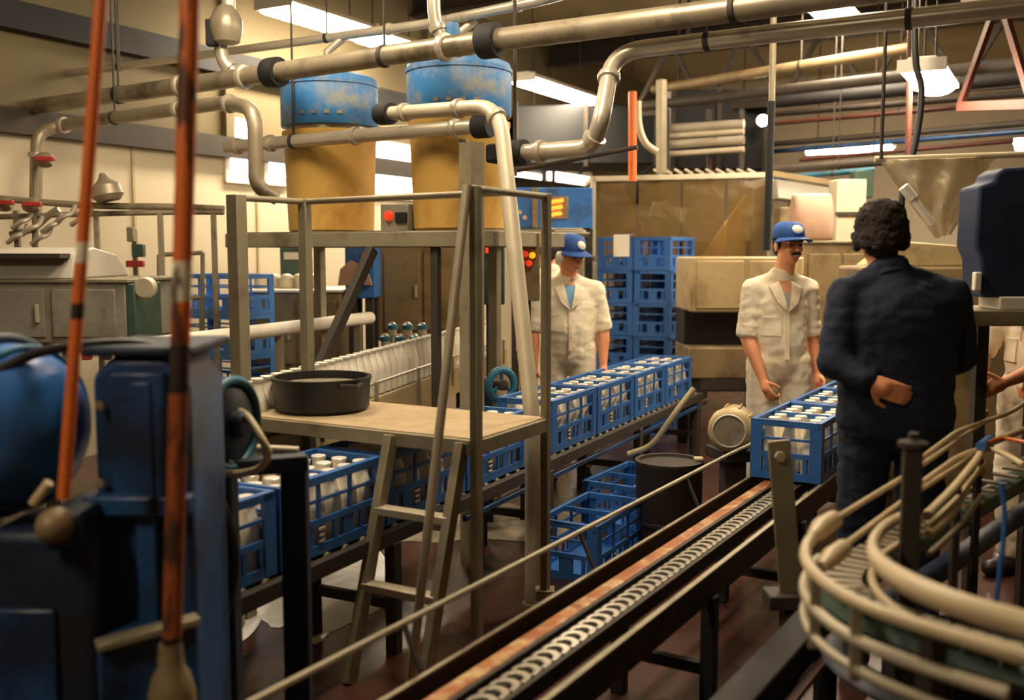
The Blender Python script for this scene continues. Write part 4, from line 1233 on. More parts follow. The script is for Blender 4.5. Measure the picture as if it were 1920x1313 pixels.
def person(label, loc, rotz, J, outfit, skin='skin', cap=False, moustache=False, muffs=False, hair='short', head_yaw=0.0, head_pitch=0.0, sleeve='rolled', hands=True, badge=True, s=1.0, seed=1, shirt='shirt', hat_mat='cap'):
    """local space: feet at z = 0, faces -y, x to the viewer's right when seen from the front"""
    t = thing('person', label, 'person', loc, rotz)
    V = Vector
    neck, hc = V(J['neck']), V(J['head'])
    RH_ = Matrix.Rotation(head_yaw, 3, 'Z') @ Matrix.Rotation(head_pitch, 3, 'X')
    def hp(x, y, z): return hc + RH_ @ V((x, y, z))
    b = MB()
    # head: cranium, face, jaw, nose, brow, ears
    b.ball(hp(0, .012, .030), (.076, .094, .088), RH_, 20, 14)
    b.ball(hp(0, -.018, -.035), (.062, .070, .078), RH_, 20, 14)
    b.ball(hp(0, -.040, -.082), (.038, .038, .030), RH_, 14, 10)
    b.cap(hp(0, -.086, .012), hp(0, -.106, -.026), .010, .0155, 10)
    b.cap(hp(-.04, -.075, .026), hp(.04, -.075, .026), .013, .013, 10)
    for sx in (-1, 1):
        b.ball(hp(sx * .030, -.070, -.025), (.024, .020, .022), RH_)
        b.ball(hp(sx * .079, .006, -.008), (.012, .022, .034), RH_)
    b.cap(hp(-.020, -.082, -.060), hp(.020, -.082, -.060), .010, .010, 10)
    b.cap(neck + V((0, .01, -.06)), hp(0, .012, -.05), .062, .056)
    # trunk and limbs under the clothes
    hipz = J['hip']
    b.cap((0, 0, hipz), (0, .0, neck.z - .16), .12, .12)
    for sd in ('l', 'r'):
        sh, el, wr = V(J['sh_' + sd]), V(J['el_' + sd]), V(J['wr_' + sd])
        b.cap((0, 0, neck.z - .14), sh, .06, .05)
        b.cap(sh, el, .050, .040)
        b.cap(el, el.lerp(wr, .35), .042, .043)
        b.cap(el.lerp(wr, .35), wr, .043, .026)
        hd = V(J['hd_' + sd]) if ('hd_' + sd) in J else (wr - el)
        if hands:
            hand(b, wr + (hd.normalized() * .012), hd, J.get('pn_' + sd, (0, -1, 0)), (1 if sd == 'l' else -1) * J.get('th', 1), J.get('curl_' + sd, .7))
        hp_, kn, an = V(J['hp_' + sd]), V(J['kn_' + sd]), V(J['an_' + sd])
        b.cap(hp_, kn, .075, .05); b.cap(kn, an, .05, .036)
    put(voxel_mesh(b, 'body', .0062, 2), 'body', skin, t)
    # clothes
    c = MB()
    cw, cd, bw, bd = J.get('chest', (.185, .118)) + J.get('belly', (.165, .125))
    zs = neck.z - .14
    c.ball((0, .0, zs - .10), (cw, cd, .20), None, 22, 14)
    c.ball((0, .005, zs - .03), (cw * .98, cd * .82, .11), None, 22, 14)
    c.ball((0, -.005, (zs + hipz) / 2 - .06), (bw, bd, .24), None, 22, 14)
    c.ball((0, .01, hipz + .01), (bw * 1.02, bd * 1.02, .17), None, 22, 14)
    c.ball((0, 0, (zs + hipz) / 2 + .0), (bw * 1.01, bd * .98, .27), None, 22, 14)
    c.ball((0, .0, hipz + .10), (bw * 1.0, bd * 1.0, .17), None, 22, 14)
    c.cap((0, .012, zs), neck + V((0, .02, -.03)), .105, .069)
    c.lathe([(.05, -.05), (.074, -.05), (.071, .012), (.06, .016)], neck + V((0, .016, -.01)), (hc - neck + V((0, .03, 0))).normalized(), 24)
    for sd in ('l', 'r'):
        sh, el, wr = V(J['sh_' + sd]), V(J['el_' + sd]), V(J['wr_' + sd])
        c.cap((0, .0, zs - .02), sh - V((0, 0, .012)), .085, .062)
        c.cap(neck + V((.035 if sh.x > 0 else -.035, .016, -.055)), sh + V((0, 0, -.008)), .058, .056)
        if sleeve == 'rolled':
            e2 = sh.lerp(el, .90)
            c.cap(sh - V((0, 0, .012)), e2, .066, .060)
            for q in (.80, .90, .99):
                d = (el - sh).normalized()
                c.lathe([(.040, -.014), (.061, -.012), (.066, 0), (.061, .012), (.040, .014)], sh.lerp(el, q), d, 18)
        else:
            c.cap(sh - V((0, 0, .012)), el, .072, .064); c.cap(el, wr.lerp(el, .06), .064, .046)
            d = (wr - el).normalized()
            c.lathe([(.03, -.02), (.047, -.018), (.047, .018), (.03, .02)], wr.lerp(el, .06), d, 18)
        hp_, kn, an = V(J['hp_' + sd]), V(J['kn_' + sd]), V(J['an_' + sd])
        c.cap(hp_, kn, .105, .082); c.cap(kn, an + V((0, 0, .04)), .082, .070)
    put(voxel_mesh(c, 'coverall', .011, 4, disp=.0055, dsize=.07, seed=seed), 'jacket' if outfit == 'cloth_n' else 'coverall', outfit, t)
    # collar lapels, open neck, placket and pockets on the front
    def surf(x, z, lift=.0):
        """front surface of the chest ellipsoids"""
        ys = []
        for (cz_, rx, ry, rz) in ((zs - .10, cw, cd, .20), ((zs + hipz) / 2 - .06, bw, bd, .24), (hipz + .01, bw * 1.02, bd * 1.02, .17), (zs - .03, cw * .98, cd * .82, .11)):
            q = 1 - (x / rx) ** 2 - ((z - cz_) / rz) ** 2
            if q > 0: ys.append(-ry * math.sqrt(q))
        return (min(ys) if ys else -.05) - lift
    def patch(poly, lift, thick, name, mat, nx=7, nz=7):
        # quad patch draped on the chest: poly = (x0,z0),(x1,z1),(x2,z2),(x3,z3)
        m = MB(); vs = []; fs = []
        for lay in (lift + thick, lift - .03):
            for i in range(nx):
                for j in range(nz):
                    u, v = i / (nx - 1), j / (nz - 1)
                    x = (poly[0][0] * (1 - u) + poly[1][0] * u) * (1 - v) + (poly[3][0] * (1 - u) + poly[2][0] * u) * v
                    z = (poly[0][1] * (1 - u) + poly[1][1] * u) * (1 - v) + (poly[3][1] * (1 - u) + poly[2][1] * u) * v
                    vs.append(V((x, surf(x, z, lay), z)))
        N = nx * nz
        for i in range(nx - 1):
            for j in range(nz - 1):
                a = i * nz + j
                fs.append((a, a + nz, a + nz + 1, a + 1)); fs.append((N + a, N + a + 1, N + a + nz + 1, N + a + nz))
        edge = [i * nz for i in range(nx)] + [(nx - 1) * nz + j for j in range(1, nz)] + [i * nz + nz - 1 for i in range(nx - 2, -1, -1)] + [j for j in range(nz - 2, 0, -1)]
        for a, b2 in zip(edge, edge[1:] + edge[:1]): fs.append((a, b2, N + b2, N + a))
        m.add(vs, fs)
        return m.build(name, mat, t, smooth=50, local=True)
    if J.get('front', True):
        zn = neck.z - .075
        patch(((-.052, zn), (.052, zn), (.003, zn - .165), (-.003, zn - .165)), .010, .004, 'shirt', shirt)
        for sx in (-1, 1):
            patch(((sx * .040, zn + .012), (sx * .098, zn - .02), (sx * .062, zn - .115), (sx * .004, zn - .165)), .014, .010, 'collar', outfit)
        patch(((-.012, zn - .16), (.012, zn - .16), (.012, hipz + .02), (-.012, hipz + .02)), .011, .003, 'placket', outfit, 3, 14)
        patch(((-.135, zn - .20), (-.040, zn - .20), (-.040, zn - .31), (-.135, zn - .31)), .009, .004, 'chest_pocket', outfit)
    else:
        cm = MB()
        cm.lathe([(.062, -.04), (.074, -.04), (.068, .018), (.060, .018)], neck + V((0, .012, -.02)), (hc - neck).normalized(), 24)
        cm.build('collar', outfit, t, smooth=60, local=True)
    # hair
    h = MB()
    if hair == 'short':
        h.ball(hp(0, .030, .040), (.083, .090, .088), RH_, 20, 14)
        h.ball(hp(0, .060, -.02), (.066, .050, .06), RH_, 16, 10)
        for sx in (-1, 1): h.ball(hp(sx * .072, .0, .01), (.014, .03, .04), RH_)
        put(voxel_mesh(h, 'hair', .007, 2, disp=.004, dsize=.02, seed=seed), 'hair', 'hair', t)
    else:
        h.ball(hp(0, .026, .042), (.098, .104, .098), RH_, 20, 14)
        h.ball(hp(0, .070, -.02), (.080, .060, .075), RH_, 16, 10)
        for sx in (-1, 1): h.ball(hp(sx * .080, .02, -.005), (.022, .045, .055), RH_)
        put(voxel_mesh(h, 'hair', .008, 2, disp=.011, dsize=.030, seed=seed), 'hair', 'hair', t)
    # face details
    for sx in (-1, 1):
        MB().ball(hp(sx * .030, -.0835, .004), (.011, .006, .0065), RH_, 12, 8).build('eye', 'eye', t, local=True)
        MB().cap(hp(sx * .016, -.093, .023), hp(sx * .046, -.083, .025), .0052, .0042, 8).build('eyebrow', 'hair', t, local=True)
    MB().cap(hp(-.020, -.0905, -.064), hp(.020, -.0905, -.064), .0058, .0058, 8).build('lips', 'lip', t, local=True)
    if moustache:
        mm = MB()
        for sx in (-1, 1): mm.cap(hp(sx * .003, -.099, -.044), hp(sx * .030, -.087, -.053), .010, .006, 10)
        put(voxel_mesh(mm, 'moustache', .003, 1), 'moustache', 'hair', t)
        MB().cap(hp(-.014, -.0935, -.0615), hp(.014, -.0935, -.0615), .0035, .0035, 8).build('teeth', 'white_p', t, local=True)
    if cap:
        k = MB()
        prof = [(.094, 0), (.096, .012), (.094, .045), (.082, .075), (.055, .094), (.001, .100)]
        axz = RH_ @ V((0, .05, 1)).normalized()
        k.lathe(prof, hp(0, .010, .042), axz, 28, 1.0, 1.12)
        co = k.build('cap', hat_mat, t, smooth=60, local=True)
        br = MB(); vs = []; fs = []
        for lay in (0, -.006):
            for i in range(5):
                for j in range(13):
                    a = -PI * .5 + (j - 6) / 6 * PI * .40
                    rr = .088 + .075 * i / 4 * math.cos((a + PI / 2) * .9)
                    p = V((math.cos(a) * rr * .98, .010 + math.sin(a) * rr * 1.08, .050 + lay - .012 * (i / 4) - .02 * (math.cos(a) ** 2) * (i / 4)))
                    vs.append(hc + RH_ @ p)
        N = 65
        for i in range(4):
            for j in range(12):
                a = i * 13 + j
                fs.append((a, a + 1, a + 14, a + 13)); fs.append((N + a, N + a + 13, N + a + 14, N + a + 1))
        for j in range(12): fs.append((52 + j, 52 + j + 1, N + 52 + j + 1, N + 52 + j))
        for i in range(4):
            fs.append((i * 13, (i + 1) * 13, N + (i + 1) * 13, N + i * 13)); fs.append((i * 13 + 12, N + i * 13 + 12, N + (i + 1) * 13 + 12, (i + 1) * 13 + 12))
        br.add(vs, fs)
        br.build('peak', hat_mat, co, smooth=60, local=True)
        if badge:
            bg = MB()
            bg.lathe([(.001, .006), (.026, .005), (.031, 0), (.031, -.012)], hp(.004, -.088, .094), RH_ @ V((0, -1, .42)).normalized(), 22, 1.15, .9)
            bg.build('badge', 'white_p', co, smooth=60, label='white oval badge', local=True)
    if muffs:
        m2 = MB().tube([hp(.096 * math.cos(a), .005, .012 + .130 * math.sin(a)) for a in [PI * k / 16 for k in range(17)]], .007, 8)
        # band runs behind the cap
        mo = MB()
        for sx in (-1, 1):
            mo = MB().lathe([(.001, -.012), (.034, -.012), (.040, 0), (.036, .020), (.022, .030), (.001, .032)], hp(sx * .082, .004, -.012), RH_ @ V((sx, 0, 0)), 22, 1.0, .85)
            mo.build('ear_muff', 'white_p', t, smooth=50, local=True)
        MB().tube([hp(.094 * math.cos(a), .055 + .06 * math.sin(a), -.015 - .02 * math.sin(a)) for a in [PI * k / 14 for k in range(15)]], .006, 8).build('muff_band', 'black', t, local=True)
    # boots
    for sd in ('l', 'r'):
        an = V(J['an_' + sd])
        bm_ = MB()
        f = V(J.get('foot', (0, -1, 0)))
        bm_.cap((an.x, an.y, .05), V((an.x, an.y, .045)) + f * .15, .048, .042)
        bm_.cap((an.x, an.y + .02 * -f.y, .05), (an.x, an.y, .13), .05, .052)
        me = voxel_mesh(bm_, 'boot', .012, 2)
        mz = min(v.co.z for v in me.vertices)
        for v in me.vertices: v.co.z = max(v.co.z - mz, 0) if v.co.z - mz > .008 else 0
        put(me, 'boot', 'boot', t)
    return t

LEGS = {'hip': .93, 'hp_l': (-.095, 0, .92), 'hp_r': (.095, 0, .92), 'kn_l': (-.11, -.02, .50), 'kn_r': (.11, -.02, .50), 'an_l': (-.12, .02, .09), 'an_r': (.12, .02, .09)}
# smiling man on the right
cx = at(1465, 474, 6.0).x
J = dict(LEGS)
J.update(neck=(.015, .0, 1.475), head=(.035, -.025, 1.625), sh_l=(-.175, .0, 1.375), el_l=(-.215, -.03, 1.085), wr_l=(-.150, -.16, .835), sh_r=(.175, .01, 1.375), el_r=(.222, .05, 1.09), wr_r=(.245, -.01, .855),
         curl_l=1.0, curl_r=.75, pn_l=(1, .1, -.3), pn_r=(-1, -.3, 0), th=1, chest=(.18, .12), belly=(.165, .132))
person('smiling moustached man in cream coverall and blue cap, right of the crate stack', (cx, 6.0, 0), 0.10, J, 'cloth_w', cap=True, moustache=True, head_yaw=.16, head_pitch=.02, seed=3, shirt='shirt_g')
# man on the left, looking down at the crates
cx = at(1066, 474, 6.85).x
J = dict(LEGS)
J.update(neck=(.0, -.01, 1.435), head=(.012, -.045, 1.565), sh_l=(-.19, .0, 1.335), el_l=(-.24, -.0, 1.05), wr_l=(-.24, -.075, .80), sh_r=(.19, .0, 1.335), el_r=(.247, .01, 1.055), wr_r=(.238, -.06, .815),
         curl_l=.45, curl_r=.45, pn_l=(1, .2, 0), pn_r=(-1, .2, 0), chest=(.2, .125), belly=(.185, .14), hip=.90)
person('man in cream coverall, blue cap and white ear muffs behind the crate row', (cx, 6.85, 0), 0.05, J, 'cloth_w', cap=True, muffs=True, head_yaw=.55, head_pitch=.30, seed=9)
# man in navy, seen from behind
cx = at(1688, 474, 3.7).x
J = dict(LEGS)
J.update(neck=(.035, -.03, 1.545), head=(.05, -.075, 1.638), sh_l=(-.19, -.0, 1.435), el_l=(-.26, -.06, 1.19), wr_l=(-.2, -.27, 1.10), sh_r=(.19, .0, 1.435), el_r=(.245, .06, 1.18), wr_r=(.15, .155, 1.12),
         hd_l=(.06, -.1, -.03), hd_r=(-.1, .035, -.04), pn_l=(0, -1, .2), pn_r=(0, -1, .2), curl_l=.5, curl_r=.5, chest=(.225, .15), belly=(.215, .155), hip=.97, front=False)
J['hp_l'] = (-.1, 0, .96); J['hp_r'] = (.1, 0, .96)
person('man in dark navy work clothes seen from behind at the right', (cx, 3.7, 0), PI - .05, J, 'cloth_n', hair='curly', sleeve='long', head_yaw=-.25, head_pitch=.22, seed=5)
# worker half hidden at the right edge
cx = at(1962, 474, 4.7).x
J = dict(LEGS)
J.update(neck=(.0, -.05, 1.45), head=(.0, -.12, 1.57), sh_l=(-.17, -.03, 1.35), el_l=(-.20, -.16, 1.10), wr_l=(-.10, -.30, .93), sh_r=(.17, -.03, 1.35), el_r=(.20, -.16, 1.10), wr_r=(.08, -.34, 1.0), pn_l=(1, 0, 0), pn_r=(-1, 0, 0))
person('worker in cream clothes cut off by the right edge below the navy cover', (cx, 4.7, 0), -1.1, J, 'cloth_w', cap=True, seed=11, head_pitch=.3)
# colleague behind the left man
cx = at(1030, 474, 7.6).x
J = dict(LEGS)
J.update(neck=(.0, .0, 1.47), head=(.02, -.02, 1.62), sh_l=(-.17, .0, 1.37), el_l=(-.20, -.0, 1.08), wr_l=(-.2, -.06, .84), sh_r=(.17, .0, 1.37), el_r=(.2, .0, 1.08), wr_r=(.2, -.06, .84), pn_l=(1, 0, 0), pn_r=(-1, 0, 0), front=False)
person('dark haired colleague in white, mostly hidden behind the left man', (cx, 7.6, 0), PI + .4, J, 'cloth_w', hair='curly', sleeve='long', seed=13)

# ------------------------------------------------------------------ background machines
def cabinet(name, label, px0, px1, py0, py1, Y, dep, mat, cat='machine', floor=True, trim='galv', door=True, rot=RH):
    """a machine housing with its top edge at py0, standing on the floor"""
    a, b = at(px0, py0, Y), at(px1, py0, Y)
    z1 = a.z; z0 = at(px0, py1, Y).z
    wdt = (b.x - a.x)
    c = Vector(((a.x + b.x) / 2, Y + dep / 2, 0))
    t = thing(name, label, cat, c)
    MB().box(c + Vector((0, 0, (z0 + z1) / 2)), (wdt, dep, z1 - z0)).build('housing', mat, t, .012)
    MB().box(c + Vector((0, 0, z1 + .008)), (wdt + .03, dep + .03, .02)).build('top_plate', trim, t, .004)
    if door:
        MB().box(c + Vector((-wdt * .22, -dep / 2 - .006, (z0 + z1) / 2)), (wdt * .40, .014, (z1 - z0) * .78)).build('door', mat, t, .004)
        MB().box(c + Vector((wdt * .23, -dep / 2 - .006, (z0 + z1) / 2)), (wdt * .40, .014, (z1 - z0) * .78)).build('door', mat, t, .004)
        MB().box(c + Vector((-wdt * .06, -dep / 2 - .022, (z0 + z1) / 2)), (.02, .02, .10)).build('handle', 'galv_l', t, .004)
    if z0 > .02:
        for sx in (-1, 1):
            for sy in (-1, 1):
                MB().box((c.x + sx * (wdt / 2 - .05), c.y + sy * (dep / 2 - .05), z0 / 2), (.06, .06, z0)).build('leg', 'dark_steel', t)
    return t
# bottle washer at the far left
t = cabinet('bottle_washer', 'grey hooded bottle washer at the far left behind the blue drum', -60, 236, 530, 645, 5.3, .8, 'grey')
a, b = at(-60, 530, 5.3), at(236, 530, 5.3)
MB().prism([(0, 0), (.8, 0), (.62, .13), (.3, .17), (.05, .14)], (a.x, 5.3, a.z + .018), (0, 1, 0), (0, 0, 1), (1, 0, 0), (b.x - a.x) * .66).build('sloping_hood', 'grey_l', t, .01)
MB().box(((a.x + b.x) / 2 - .1, 5.32, at(0, 480, 5.3).z), ((b.x - a.x) * .5, .2, .025)).build('hood_ledge', 'dark_steel', t)
for k in range(9):
    x = a.x + .1 + k * .105
    MB().box((x, 5.28, at(0, 648, 5.3).z - .04), (.04, .05, .07)).build('bottle_pocket', 'red_p' if k % 2 else 'dark_steel', t, .004)
MB().box((b.x + .02, 5.5, at(0, 585, 5.3).z), (.05, .4, .30)).build('end_plate', 'green', t, .008)
MB().lathe([(.06, 0), (.06, .03), (.05, .04), (.001, .04)], (b.x + .09, 5.35, at(0, 540, 5.3).z), (0, -1, 0), 20).build('round_gauge', 'galv_l', t)
# pipe manifold with valves on the cream wall
mf = thing('valve_manifold', 'two thin wall pipes with red handled valves at the left', 'pipes', at(60, 430, 6.4))
for (pts, r) in (([(-30, 370), (160, 385), (330, 388), (420, 392)], .022), ([(-30, 408), (150, 402), (330, 398), (420, 398)], .018), ([(20, 440), (60, 430), (90, 405), (110, 392)], .022)):
    MB().tube(smooth_path([at(x, y, 6.4) for x, y in pts], 4), r, 10).build('pipe_run', 'stainless_d', mf)
for px, py in ((60, 385), (8, 382), (84, 300)):
    MB().lathe([(.035, -.05), (.05, -.02), (.05, .02), (.035, .05)], at(px, py, 6.38), (1, 0, 0), 14).build('valve_body', 'stainless_d', mf)
    MB().box(at(px, py - 2, 6.3), (.12, .03, .03)).build('valve_handle', 'red_p', mf, .006)
MB().tube([at(66, 300, 6.4), at(66, 470, 6.4)], .02, 10).build('riser', 'stainless_d', mf)
MB().lathe([(.001, 0), (.07, .005), (.10, .04), (.09, .10), (.04, .14), (.02, .18)], at(205, 378, 6.35), (-.2, 0, 1), 18).build('pressure_bell', 'stainless_d', mf)
for px in (30, 180, 300, 400):
    MB().beam(at(px, 395, 6.4), Vector((at(px, 395, 6.4).x, 6.4, 0)), .03, .03).build('stand', 'stainless_d', mf)
for k, (px, py) in enumerate(((58, 430), (30, 445), (95, 425), (120, 408), (150, 412), (40, 418), (75, 448))):
    MB().tube(smooth_path([at(px - 16, py + 10, 6.36), at(px, py - 2, 6.33), at(px + 14, py - 8, 6.36), at(px + 22, py - 24, 6.38)], 4), .016, 8).build('curled_hose', 'stainless', mf)
# wall frame with small boxes
wf = thing('wall_frame', 'thin steel tube frame before the cream wall left of the faded crates', 'frame', Vector((at(300, 600, 6.9).x, 6.9, 0)))
for a, b in (((298, 478), (298, 660)), ((298, 478), (380, 474)), ((298, 562), (380, 558)), ((250, 562), (298, 562)), ((380, 474), (380, 640))):
    MB().tube([at(a[0], a[1], 6.9), at(b[0], b[1], 6.9)], .016, 8).build('tube', 'galv', wf)
for px in (298, 380):
    MB().tube([at(px, 640, 6.9), Vector((at(px, 640, 6.9).x, 6.9, 0))], .016, 8).build('tube', 'galv', wf)
sb = thing('switch_box', 'small green and red switch box on a stalk before the cream wall', 'switch box', Vector((at(258, 475, 7.0).x, 7.0, 0)))
MB().box(at(260, 470, 7.0), (.08, .06, .09)).build('case', 'green', sb, .006)
MB().box(at(254, 495, 6.99), (.12, .05, .045)).build('red_plate', 'red_p', sb, .006)
MB().box(at(246, 440, 7.0), (.05, .05, .10)).build('cap_box', 'galv', sb, .006)
MB().beam(Vector((at(256, 475, 7.03).x, 7.04, 0)), at(252, 432, 7.04), .03, .03).build('stalk', 'galv', sb)
# brown cabinets and things behind the bottle row
t = cabinet('brown_cabinet', 'low brown cabinet with a white tray behind the white guard rail', 462, 640, 548, 700, 7.5, .7, 'brown', 'cabinet', trim='white_p')
c = at(560, 540, 7.6)
for k in range(5):
    p = at(490 + k * 24, 541, 7.75 + .05 * (k % 2))
    tag(MB().lathe([(.001, 0), (.05, 0), (.056, .01), (.056, .08), (.045, .10), (.02, .115), (.001, .115)], Vector((p.x, p.y, at(490, 548, 7.5).z + .018)), (0, 0, 1), 16).build('metal_can', 'galv_l'), 'pale metal can on the low brown cabinet, %s from the left' % ('first', 'second', 'third', 'fourth', 'fifth')[k], 'can', 'cans on the low brown cabinet')
t = cabinet('brown_cabinet', 'tall brown cabinet behind the bottle row, left of the pale column', 706, 872, 452, 640, 7.9, .7, 'brown', 'cabinet')
t = cabinet('labelling_unit', 'small blue and pink painted unit behind the dark diagonal brace', 646, 702, 462, 560, 7.5, .35, 'drum_blue', 'machine', trim='white_p', door=False)
a = at(664, 510, 7.49)
MB().prism([(-.12, -.1), (.14, -.1), (.10, .02), (-.02, .09), (-.10, .02)], a, (1, 0, 0), (0, 0, 1), (0, -1, 0), .03).build('pink_panel', 'pink', t, .004)
MB().box(at(690, 480, 7.48), (.10, .03, .05)).build('red_panel', 'red_p', t, .004)
t = cabinet('green_unit', 'narrow dark green unit left of the blue and pink unit', 524, 566, 458, 560, 8.4, .4, 'green', 'machine', trim='grey_l', door=False)
MB().box(at(546, 480, 8.39), (.12, .02, .06)).build('label_plate', 'grey_l', t)
# rows of green-capped fittings where the bottle row bends
for k in range(6):
    p = at(722 + k * 14, 640 - (k % 2) * 22, 6.6 + (k % 3) * .16)
    t = thing('filling_valve', 'teal capped filling valve over the bottle row, %s from the left' % ('first', 'second', 'third', 'fourth', 'fifth', 'last')[k], 'valve', Vector((p.x, p.y, p.z - .10)), 0, 'filling valves over the bottle row')
    MB().lathe([(.012, -.10), (.012, -.05), (.03, -.04), (.03, .03), (.015, .05), (.001, .05)], p, (0, 0, 1), 12).build('nozzle', 'stainless', t)
    MB().lathe([(.034, .0), (.036, .03), (.02, .042), (.001, .042)], p, (0, 0, 1), 12).build('cap', 'M_green_cap' if False else 'teal', t)
    MB().beam(p + Vector((0, .05, -.02)), Vector((p.x, p.y + .05, 0)), .02, .02).build('stem', 'stainless_d', t)
# teal handwheel motor right of the column
c = at(940, 722, 5.6)
t = thing('teal_wheel', 'teal hand wheel on a shaft right of the platform corner post', 'wheel', Vector((c.x, c.y, 0)))
axw = Vector((.55, -.83, 0)).normalized(); xw = axw.cross(Vector((0, 0, 1))).normalized()
MB().tube([c + (Vector((0, 0, 1)) * math.cos(k * PI / 16) + xw * math.sin(k * PI / 16)) * .085 for k in range(32)], .022, 10, closed=True).build('rim', 'teal', t)
for k in range(3):
    a = k * 2 * PI / 3
    MB().tube([c, c + (Vector((0, 0, 1)) * math.cos(a) + xw * math.sin(a)) * .085], .010, 8).build('spoke', 'teal', t)
MB().lathe([(.03, -.2), (.03, .03), (.001, .035)], c, axw, 16).build('hub', 'dark_steel', t)
MB().beam(c - axw * .16, Vector((c.x - axw.x * .16, c.y - axw.y * .16, 0)), .08, .08).build('stand', 'dk_blue', t, .006)

# control panel with red and amber buttons
c = at(986, 505, 5.7)
t = thing('control_panel', 'grey control panel with red and amber buttons left of the capped man', 'control panel', Vector((c.x, 5.75, 0)))
z1, z0 = at(986, 436, 5.7).z, at(986, 565, 5.7).z
MB().box((c.x, 5.76, (z0 + z1) / 2), (.16, .10, z1 - z0)).build('case', 'brown', t, .008)
for px, py, mt in ((972, 478, 'red'), (984, 476, 'red'), (998, 479, 'amber'), (978, 492, 'red'), (992, 494, 'red'), (976, 521, 'red')):
    MB().lathe([(.019, 0), (.019, .012), (.014, .022), (.001, .024)], at(px, py, 5.705), (0, -1, 0), 14).build('button', mt, t)
MB().box(at(986, 444, 5.705), (.12, .012, .03)).build('label_plate', 'grey_l', t)
MB().beam((c.x, 5.78, 0), (c.x, 5.78, z0), .06, .06).build('pedestal', 'dark_steel', t, .004)
c = at(922, 500, 6.6)
t = thing('signal_cabinet', 'dark signal cabinet with one red lamp behind the slanting pipe', 'cabinet', Vector((c.x, 6.7, 0)))
z1, z0 = at(922, 440, 6.6).z, at(922, 572, 6.6).z
MB().box((c.x, 6.7, (z0 + z1) / 2), (.17, .16, z1 - z0)).build('case', 'green', t, .01)
MB().box(at(917, 463, 6.60), (.05, .04, .085)).build('red_lamp', 'red', t, .006)
MB().beam((c.x, 6.72, 0), (c.x, 6.72, z0), .08, .08).build('pedestal', 'dark_steel', t)

# blue hopper panel with glowing indicators
Yh = 8.9
a, b = at(958, 352, Yh), at(1112, 352, Yh)
z1, z0 = a.z, at(958, 428, Yh).z
t = thing('blue_hopper', 'bright blue panel with an orange glowing display above the capped man', 'machine', ((a.x + b.x) / 2, Yh + .25, 0))
MB().box(((a.x + b.x) / 2, Yh + .25, (z0 + z1) / 2), (b.x - a.x, .5, z1 - z0)).build('blue_panel', 'drum_blue', t, .01)
p = at(1044, 390, Yh)
MB().box((p.x, Yh - .012, p.z), (.20, .03, .20)).build('display_plate', 'brown', t, .008)
for k, dz in enumerate((.055, .0, -.055)):
    m = MB().tube(smooth_path([(p.x - .06 + k * .004, Yh - .034, p.z + dz - .012), (p.x - .02, Yh - .036, p.z + dz), (p.x + .02, Yh - .036, p.z + dz + .004), (p.x + .055 - k * .01, Yh - .034, p.z + dz + .014)], 4), .018, 10)
    m.build('orange_light', 'glow', t)
p = at(1003, 390, Yh)
MB().box((p.x, Yh - .012, (z0 + z1) / 2), (.05, .03, z1 - z0)).build('panel_post', 'brown', t, .004)
for px, py in ((974, 398), (984, 408)):
    MB().lathe([(.02, 0), (.02, .015), (.001, .018)], at(px, py, Yh), (0, -1, 0), 14).build('knob', 'nylon', t)
p0_, p1_ = at(1016, 432, Yh - .1), at(1092, 432, Yh - .1)
for k in range(3):
    MB().box(((p0_.x + p1_.x) / 2 + .03 * k, Yh - .05, p0_.z - .018 * k), (p1_.x - p0_.x, .22, .008), Matrix.Rotation(-.12, 3, 'X')).build('white_guide', 'white_p', t)
for px in (966, 1104):
    q = at(px, 400, Yh + .25)
    MB().beam((q.x, Yh + .25, 0), (q.x, Yh + .25, z0), .07, .07).build('leg', 'dark_steel', t)

# clear plastic guard over the case packer
Yg = 9.6
a, b = at(1112, 330, Yg), at(1446, 320, Yg)
z1 = at(1112, 336, Yg).z; z0 = at(1112, 486, Yg).z
t = thing('plastic_guard', 'big smoky clear plastic guard behind the crate stack', 'guard', ((a.x + b.x) / 2, Yg + .4, 0))
n = 4
for k in range(n):
    x0 = a.x + (b.x - a.x) * k / n; x1 = a.x + (b.x - a.x) * (k + 1) / n
    MB().box(((x0 + x1) / 2, Yg, (z0 + z1) / 2), (x1 - x0 - .03, .01, z1 - z0 - .02)).build('clear_panel', 'curtain', t)
MB().box((a.x, Yg + .4, (z0 + z1) / 2), (.01, .8, z1 - z0 - .02)).build('clear_panel', 'curtain', t)
MB().beam((a.x, Yg, z1), (b.x, Yg, z1 + .04), .05, .05).build('top_frame', 'galv_l', t, .004)
MB().beam((a.x, Yg, z0), (b.x, Yg, z0), .05, .05).build('bottom_frame', 'galv', t, .004)
for x in (a.x, b.x):
    MB().beam((x, Yg, 0), (x, Yg, z1), .05, .05, up=(0, 1, 0)).build('corner_post', 'galv_l', t, .004)
    MB().beam((x, Yg + .8, 0), (x, Yg + .8, z1), .05, .05, up=(0, 1, 0)).build('corner_post', 'galv', t, .004)
    MB().beam((x, Yg, z1), (x, Yg + .8, z1), .05, .05).build('top_frame', 'galv_l', t, .004)
for k in range(10):
    x = b.x - .15 - k * .10
    MB().beam((x, Yg - .02, z1 + .05), (x - .05, Yg + .10, z1 + .10), .02, .02).build('top_clip', 'galv_l', t)
